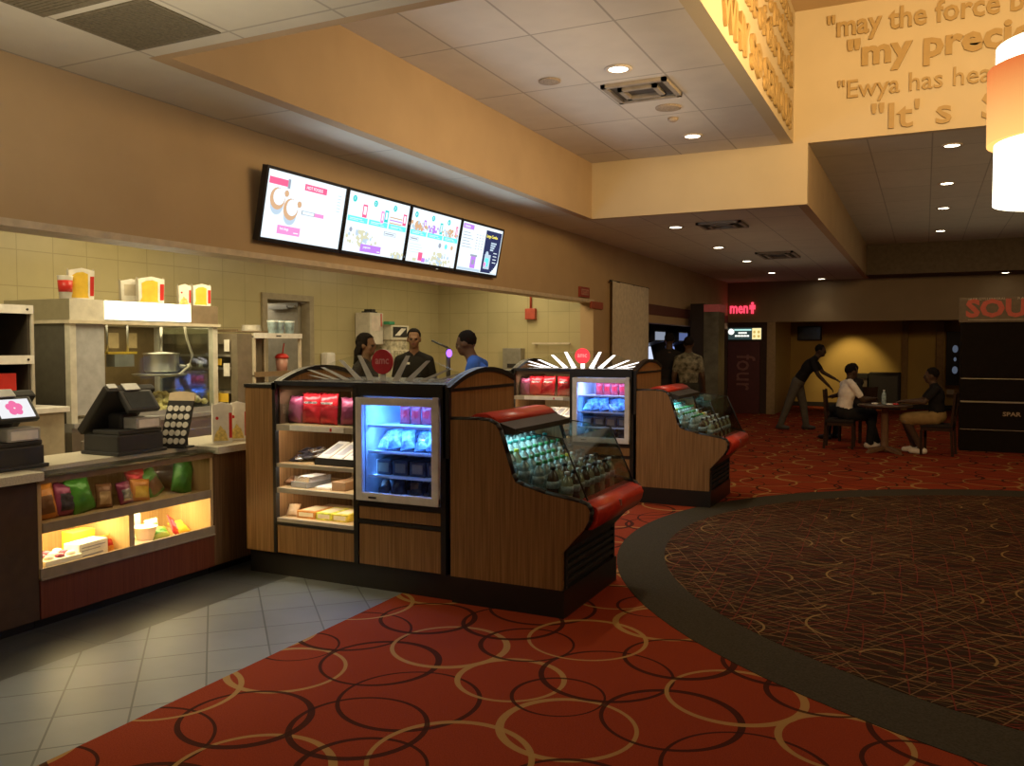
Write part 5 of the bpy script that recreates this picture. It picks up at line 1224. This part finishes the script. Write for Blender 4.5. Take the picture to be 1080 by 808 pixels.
def stand(**kw):
    J = dict(pelvis=(0, 0, .96), chest=(0, 0, 1.28), neck=(0, -.01, 1.48), head=(0, .02, 1.635), shl=(-.168, 0, 1.395), shr=(.168, 0, 1.395), ell=(-.225, -.02, 1.12), elr=(.225, -.02, 1.12),
             wrl=(-.24, .10, .92), wrr=(.24, .10, .92), hipl=(-.09, 0, .93), hipr=(.09, 0, .93), knl=(-.10, .02, .51), knr=(.10, .02, .51), anl=(-.10, -.01, .095), anr=(.10, -.01, .095), tol=(-.12, .15, .03), tor=(.12, .15, .03))
    J.update(kw); return J
def sit(**kw):
    J = dict(pelvis=(0, 0, .56), chest=(0, .06, .86), neck=(0, .09, 1.05), head=(0, .13, 1.20), shl=(-.18, .07, .99), shr=(.18, .07, .99), ell=(-.22, .20, .78), elr=(.22, .20, .78),
             wrl=(-.14, .42, .74), wrr=(.14, .42, .74), hipl=(-.10, .05, .535), hipr=(.10, .05, .535), knl=(-.12, .45, .53), knr=(.12, .45, .53), anl=(-.12, .48, .095), anr=(.12, .48, .095), tol=(-.13, .65, .03), tor=(.13, .65, .03))
    J.update(kw); return J
def CL(top, leg, shoe, skin=(.10, .052, .03), **k):
    return dict(top=mat('cloth_%02d%02d%02d' % tuple(int(c*99) for c in top), top, .9, var=k.pop('tv', .12), scale=k.pop('ts', 14), spec=.05), leg=mat('trousers_%02d%02d%02d' % tuple(int(c*99) for c in leg), leg, .9, spec=.05),
                shoe=mat('shoe_%02d%02d%02d' % tuple(int(c*99) for c in shoe), shoe, .6), skin=mat('skin_%02d' % int(skin[0]*100), skin, .6, var=.06, spec=.2), **k)
def scaleJ(J, s): return {k: tuple(c*s for c in v) for k, v in J.items()}
BLK = (.015, .014, .014); GRYT = (.09, .08, .065)
# staff and customers at the counter
def badge(t, g, hp):
    b = MB(); c = g['chest']; b.box(c.x+.045, c.x+.125, c.y+.124, c.y+.130, c.z+.07, c.z+.095, 0, .002); b.build('name_badge', WHITEP, t)
person('person', 'person in black polo with white name badge facing the counter', (-5.35, 8.45, 0), R(-150), scaleJ(stand(), 1.03), CL(BLK, (.02, .02, .02), BLK, (.17, .09, .05)), 'short', (0, 1, -.02), extra=badge)
def band(t, g, hp):
    b = MB(); b.ell(hp(0, -.105, -.09), .03, .03, .025); b.build('hair_tie', mat('green_hair_tie', (.02, .35, .15), .6), t)
person('person', 'person with braided black hair in profile behind the near kiosk, dark top', (-5.18, 7.25, 0), R(-82), scaleJ(stand(), .985), CL((.025, .022, .022), (.02, .02, .025), BLK, (.13, .07, .04)), 'braids', (0, 1, -.08), extra=band)
person('person', 'person in blue t-shirt leaning forward and looking down at the counter', (-3.68, 7.2, 0), R(104), stand(chest=(0, .12, 1.27), neck=(0, .20, 1.47), head=(0, .27, 1.625), shl=(-.2, .15, 1.42), shr=(.2, .15, 1.42), ell=(-.24, .22, 1.15), elr=(.24, .22, 1.15), wrl=(-.16, .44, 1.08), wrr=(.16, .44, 1.08)), CL((.035, .10, .42), (.03, .03, .035), BLK, (.085, .045, .028)), 'short', (0, 1, -.28))
# group beyond the far kiosk
person('person', 'tall person in dark clothes standing beyond the far cooler, left of the camouflage shirt', (-3.82, 13.9, 0), R(20), scaleJ(stand(), 1.04), CL((.012, .012, .014), BLK, BLK, (.06, .035, .022)), 'short', voxel=.014)
person('person', 'person in grey camouflage shirt standing with back turned beyond the far cooler', (-3.42, 13.6, 0), R(10), scaleJ(stand(), 1.0), CL((.13, .12, .085), (.03, .03, .025), BLK, (.07, .04, .025), tv=.75, ts=16), 'short', voxel=.014)
# standing man greeting the table
person('person', 'person in black shirt and grey trousers leaning over with an arm stretched out', (-2.18, 17.0, 0), R(-90),
       stand(pelvis=(0, .02, .92), chest=(0, .20, 1.20), neck=(0, .34, 1.38), head=(0, .42, 1.51), shl=(-.18, .28, 1.33), shr=(.18, .28, 1.33), ell=(-.20, .44, 1.10), elr=(.20, .40, 1.06), wrl=(-.16, .66, .98), wrr=(.14, .58, .86),
             hipl=(-.09, 0, .90), hipr=(.09, 0, .90), knl=(-.11, .10, .50), knr=(.11, -.14, .50), anl=(-.12, .16, .095), anr=(.12, -.28, .10), tol=(-.13, .34, .03), tor=(.13, -.10, .03)),
       CL((.012, .012, .012), GRYT, (.05, .045, .04), (.05, .03, .02)), 'short', (.1, 1, -.3), voxel=.014)

# chairs and table
CHW = mat('dark_brown_chair_wood', (.030, .015, .008), .6, spec=.1); CHS = mat('dark_chair_seat', (.02, .015, .013), .7, spec=.1)
def chair(loc, rz, label):
    t = thing('dining_chair', label, 'chair', loc, 'dark wooden chairs at the table', (0, 0, rz), local=True)
    b = MB(); b.box(-.215, .215, -.21, .22, .405, .46, 0, .02); b.build('seat', CHS, t)
    b = MB(); b.box(-.21, .21, -.20, .21, .36, .405); b.build('seat_frame', CHW, t)
    for x in (-.19, .19):
        b = MB(); b.prism([(.18, 0), (.215, 0), (.22, .36), (.18, .36)], 'X', x-.02, x+.02); b.build('leg', CHW, t)
        b = MB(); b.prism([(-.235, 0), (-.20, 0), (-.175, .42), (-.22, .92), (-.25, .92), (-.21, .42)], 'X', x-.02, x+.02); b.build('leg', CHW, t)
    b = MB(); b.prism([(-.205, .58), (-.185, .58), (-.222, .91), (-.245, .91)], 'X', -.17, .17); b.box(-.17, .17, -.20, -.18, .46, .50); b.build('backrest', CHW, t)
    return t
chair((-1.18, 14.32, 0), R(-90), 'dark wooden chair under the person in the white t-shirt')
chair((.20, 14.05, 0), R(82), 'dark wooden chair under the person in tan shorts')
chair((-1.0, 15.35, 0), R(150), 'dark wooden chair behind the table, mostly hidden by the white t-shirt')
t = thing('pedestal_table', 'small round pedestal table with four splayed feet between the two sitters', 'table', (-.52, 13.98, 0), local=True)
b = MB(); b.lathe([(.0, .69), (.37, .69), (.385, .70), (.385, .715), (.37, .725), (0, .725)], (0, 0, 0), 36); b.build('tabletop', mat('dark_table_top', (.06, .035, .022), .3), t)
b = MB(); b.lathe([(.06, .05), (.055, .10), (.05, .66), (.12, .69)], (0, 0, 0), 20); b.build('column', mat('brown_pedestal', (.16, .09, .05), .4), t)
for k in range(4):
    a = R(45+90*k); b = MB(); b.prism([(.03, .04), (.03, .10), (.30, .035), (.33, .0), (.27, .0)], 'Y', -.03, .03); b.bm.transform(Matrix.Rotation(a, 4, 'Z')); b.build('foot', mat('brown_pedestal', (.16, .09, .05), .4), t)
t = thing('water_bottle', 'clear water bottle standing on the pedestal table', 'bottle', (-.54, 13.95, .726), local=True)
b = MB(); b.lathe([(.03, 0), (.033, .01), (.033, .13), (.028, .16), (.012, .19), (.012, .2)], (0, 0, 0), 14); b.build('bottle_body', WAT, t)
b = MB(); b.lathe([(.014, .2), (.014, .215)], (0, 0, 0), 12); b.build('cap', WHITE, t)
for x, y, m, lab in [(-.66, 13.86, WHITEP, 'crumpled white napkin on the pedestal table left of the bottle'), (-.38, 13.84, REDPL, 'small red wrapper on the pedestal table right of the bottle'), (-.46, 13.78, WHITEP, 'white paper scrap on the pedestal table in front of the bottle')]:
    b = MB(); b.ell((0, 0, .012), .05, .035, .012, 0, 10, 6); rd = random.Random(int(x*100))
    for v in b.bm.verts: v.co.x += rd.uniform(-.006, .006); v.co.z = max(0.0005, v.co.z+rd.uniform(-.004, .006))
    o = b.build('napkin' if m is WHITEP else 'wrapper', m, None, None); o.location = (x, y, .726); tag(o, lab, 'napkin' if m is WHITEP else 'wrapper')
person('person', 'person in white t-shirt and dark trousers sitting with their back turned', (-1.14, 14.32, 0), R(-62), sit(pelvis=(0, 0, .575), knr=(.12, .42, .54), anr=(.12, .38, .095), tor=(.13, .55, .03), anl=(-.12, .60, .095), tol=(-.13, .78, .03), elr=(.22, .22, .76), wrr=(.12, .40, .78), wrl=(-.14, .42, .78)), CL((.85, .78, .68), (.02, .018, .018), (.62, .55, .48), (.06, .035, .022)), 'short', (-.1, 1, 0), voxel=.012)
person('person', 'person in black t-shirt, tan shorts and white trainers sitting right of the table', (.19, 14.05, 0), R(94), sit(pelvis=(0, .0, .575), chest=(0, .03, .85), neck=(0, .06, 1.02), head=(0, .10, 1.16), shl=(-.18, .04, .97), shr=(.18, .04, .97), wrl=(-.16, .42, .78), wrr=(.10, .44, .77), knl=(-.20, .45, .53), knr=(.12, .44, .52), anl=(-.10, .22, .095), tol=(-.05, .40, .03), anr=(.14, .30, .095), tor=(.16, .48, .03)), CL((.014, .013, .013), (.26, .17, .07), (.70, .64, .55), (.07, .04, .025), shorts=True), 'short', (.1, 1, -.12), voxel=.012)
person('person', 'person with short black hair sitting behind the white t-shirt, facing the standing one', (-1.0, 15.33, 0), R(60), sit(pelvis=(0, 0, .575), head=(0, .12, 1.195)), CL((.03, .027, .024), (.02, .018, .018), BLK, (.05, .03, .02)), 'short', (0, 1, .1), voxel=.014)

# ------------------------------------------------------------------ beyond the kiosks on the left
b = MB(); nz, ny = 14, 16; bm = b.bm; g_ = []
for j in range(nz+1):
    z = .08+(2.56-.08)*j/nz; row = []
    for i in range(ny+1):
        u = i/ny; row.append(bm.verts.new((-4.17+.006*math.sin(u*14+j*.15)+.004*math.sin(u*31), 12.02+1.86*u, z)))
    g_.append(row)
for j in range(nz):
    for i in range(ny): f = bm.faces.new([g_[j][i], g_[j][i+1], g_[j+1][i+1], g_[j+1][i]]); f.smooth = True
o = b.build('hanging_sheet', mat('grey_cream_sheet', (.72, .64, .47), .85), None, (-4.17, 12.95, .08)); tag(o, 'large pale sheet hung flat on the wall behind the far kiosk', 'sheet')
b = MB(); b.cyl((-4.19, 11.98, 2.56), (-4.19, 13.92, 2.56), .015); tag(b.build('curtain_rod', BLACKM, None, (-4.19, 12.9, 2.56)), 'thin rod holding the pale sheet', 'rod')
# game cabinets with lit screens in the alcove
for i, (y, lab, col) in enumerate([(14.7, 'dark game cabinet with a narrow blue-lit screen beside the pale sheet', (.25, .30, .75)), (16.6, 'dark game cabinet with a bright white and blue screen behind the group', (.55, .62, .80)), (18.4, 'dark game cabinet with a dim blue screen nearest the tall standee', (.20, .28, .65))]):
    t = thing('game_cabinet', lab, 'game cabinet', (-5.05, y, 0), 'game cabinets in the alcove')
    b = MB(); b.prism([(-5.45, 0), (-4.75, 0), (-4.72, .85), (-4.62, .95), (-4.95, 1.15), (-5.05, 1.6), (-4.75, 1.70), (-4.75, 1.9), (-5.45, 1.9)], 'Y', y-.38, y+.38); b.build('cabinet_body', mat('cabinet_black', (.015, .014, .018), .4), t)
    b = MB(); b.prism([(-4.945, 1.16), (-5.04, 1.585), (-5.03, 1.59), (-4.935, 1.165)], 'Y', y-.30, y+.30); b.build('screen', glow('game_screen_%d' % i, col, .9), t)
    b = MB(); b.box(-4.749, -4.74, y-.34, y+.34, 1.72, 1.88); b.build('marquee', glow('game_marquee_%d' % i, tuple(c*.5 for c in col), .6), t)
    b = MB(); b.cyl((-4.75, y-.1, 1.03), (-4.73, y-.1, 1.12), .012).ell((-4.73, y-.1, 1.13), .022, .022, .022); b.build('joystick', REDPL, t)
# tall standee
t = thing('tall_standee', 'tall dark free-standing display column with a greenish translucent face and red top', 'standee', (-3.86, 16.7, 0))
b = MB(); b.box(-4.12, -3.86, 16.5, 17.1, 0, 2.42); b.build('column_body', mat('standee_black', (.02, .014, .010), .6), t)
b = MB(); b.box(-3.86, -3.58, 16.52, 17.08, .03, 2.26); b.build('translucent_face', mat('grey_green_face', (.12, .12, .085), .4, var=.35, scale=5), t)
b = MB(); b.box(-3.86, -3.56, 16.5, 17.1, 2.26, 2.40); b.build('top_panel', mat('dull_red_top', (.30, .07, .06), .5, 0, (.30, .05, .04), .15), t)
# screening-room panel, screen and sign
t = thing('room_panel', 'dark red wall panel with the word four written downwards', 'wall panel', (-3.9, 20.7, 0))
b = MB(); b.box(-4.245, -3.50, 20.655, 20.715, 0, 1.70); b.build('panel', mat('dark_red_panel', (.075, .014, .012), .5), t)
b = MB(); b.text('four', .62, MX((0, 0, -1), (1, 0, 0), (0, -1, 0), (-4.03, 20.65, 1.40)), .004, 0, .004, .85); b.build('word', mat('dull_pink_letters', (.22, .09, .075), .6), t)
t = thing('info_screen', 'small wide lit screen above the dark red panel', 'screen', (-3.9, 20.68, 1.7))
b = MB(); b.box(-4.24, -3.46, 20.66, 20.72, 1.745, 2.04); b.build('bezel', BLACKM, t)
b = MB(); b.box(-4.235, -3.465, 20.655, 20.66, 1.755, 2.03, 0).box(-3.68, -3.475, 20.65, 20.655, 1.76, 2.02, 1).cyl((-4.17, 20.655, 1.94), (-4.17, 20.65, 1.94), .07, None, 16, 2)
b.box(-4.10, -3.70, 20.65, 20.655, 1.965, 2.0, 3)
for x0, x1, z in ((-4.0, -3.80, 1.91), (-4.08, -3.74, 1.84)):
    for k in range(5): b.box(x0+(x1-x0)*k/5, x0+(x1-x0)*(k+.8)/5, 20.65, 20.655, z-.018, z+.018, 2)
for k in range(4): b.ell((-3.63+.1*(k % 2), 20.649, 1.83+.1*(k//2)), .03, .004, .035, 4, 8, 6)
b.build('picture', [glow('info_dark', (.03, .05, .05), .6), glow('info_yellow', (.85, .68, .30), 1.0), glow('info_white', (.9, .9, .8), 1.2), glow('info_teal', (.40, .75, .68), .9), glow('info_ochre', (.6, .4, .1), .8)], t)
t = thing('restroom_sign', 'red glowing sign reading men with a small figure on the far soffit', 'sign', (-3.9, 20.58, 2.5))
b = MB(); b.text('men', .36, faceY((-4.20, 20.585, 2.38)), .012, 0, .008, .42); b.build('word', glow('red_neon', (1, .05, .10), 1.1), t)
b = MB(); b.cyl((-3.67, 20.59, 2.60), (-3.67, 20.57, 2.60), .032, None, 14).box(-3.71, -3.63, 20.57, 20.59, 2.47, 2.565).box(-3.70, -3.675, 20.57, 20.59, 2.36, 2.47).box(-3.665, -3.64, 20.57, 20.59, 2.36, 2.47).box(-3.735, -3.715, 20.57, 20.59, 2.46, 2.565).box(-3.625, -3.605, 20.57, 20.59, 2.46, 2.565); b.build('figure', glow('red_neon', (1, .05, .10), 1.1), t)
# far wall things
t = thing('wall_monitor', 'dark monitor hung above the standing person against the ochre wall', 'monitor', (-2.75, 23.8, 1.95))
b = MB(); b.box(-3.05, -2.45, 23.70, 23.80, 1.75, 2.12, 0, .01); b.build('monitor_case', BLACKM, t)
b = MB(); b.box(-3.02, -2.48, 23.695, 23.70, 1.78, 2.09); b.build('monitor_screen', mat('dark_screen', (.04, .045, .05), .15), t)
b = MB(); b.box(-2.79, -2.71, 23.80, 23.899, 1.9, 1.98); b.build('bracket', BLACKM, t)
t = thing('waste_cabinet', 'black waste cabinet against the ochre wall behind the table', 'waste cabinet', (-.9, 23.6, 0))
b = MB(); b.box(-1.26, -.53, 23.3, 23.85, .0, .93, 0, .015); b.build('cabinet_body', BLACKM, t)
b = MB(); b.box(-1.20, -.59, 23.285, 23.30, .1, .85, 0, .004); b.build('cabinet_door', BLACK, t)
b = MB(); b.box(-1.55, -1.30, 23.35, 23.85, 0, .78, 0, .01).box(-1.57, -1.28, 23.33, 23.86, .78, .90, 1, .01); tag(b.build('waste_bin', [mat('grey_bin', (.14, .11, .08), .6), BLACKM], None, (-1.42, 23.6, 0)), 'narrow grey bin with dark lid beside the black waste cabinet', 'bin')
t = thing('poster_screen', 'tall dark poster screen with faint blue lights beside the movie standee', 'poster screen', (.65, 23.2, .65))
b = MB(); b.box(.47, .86, 23.18, 23.29, .65, 1.95, 0, .01); b.build('screen_case', BLACKM, t)
b = MB()
for z in (1.53, 1.02): b.ell((.66, 23.178, z), .06, .004, .09, 0, 12, 8)
b.ell((.66, 23.178, 1.28), .03, .004, .05); b.build('screen_lights', glow('blue_grey_light', (.22, .27, .38), .2), t)
b = MB(); b.box(.50, .66, 23.28, 23.298, .42, .54, 0, .004); tag(b.build('wall_notice', mat('pale_notice', (.40, .33, .22), .7), None, (.58, 23.29, .42)), 'small pale notice on the wall under the poster screen', 'notice')
# movie standee
t = thing('movie_standee', 'huge black movie standee with red SOU letters along its top', 'standee', (1.6, 14.9, 0))
b = MB(); b.box(.50, 2.9, 14.72, 15.3, 0, 1.98); b.build('standee_body', mat('standee_dark', (.010, .007, .005), .7, spec=.06), t)
b = MB(); b.box(.46, 2.95, 14.68, 14.72, 1.96, 2.33); hd_ = b.build('header_panel', mat('header_grey_brown', (.14, .10, .06), .6), t)
b = MB(); b.text('SOUTH', .36, faceY((.55, 14.676, 2.045)), .004, 0, .014, 1.32); b.text('JAKE GYLLENHAAL', .05, faceY((.58, 14.676, 2.29)), .002, 1, .001, .50); b.text('RACHEL', .05, faceY((1.22, 14.676, 2.29)), .002, 1, .001, .26)
b.box(.58, 1.4, 14.674, 14.678, 1.99, 2.0, 1)
b.build('header_lettering', [mat('header_red', (.42, .07, .035), .6, 0, (.5, .06, .03), .06), mat('header_pale', (.40, .32, .22), .6)], hd_)
for z, h_ in ((.745, .022), (1.10, .012), (.33, .008)):
    b = MB(); b.box(.50, 2.9, 14.70, 14.722, z, z+h_); b.build('silver_rail', mat('dull_silver', (.30, .26, .21), .35, .6), t)
b = MB(); b.text('SPAR', .085, faceY((1.07, 14.715, .55)), .003, 0, .002, .24); b.build('small_lettering', mat('dull_gold_letters', (.30, .22, .14), .6), t)
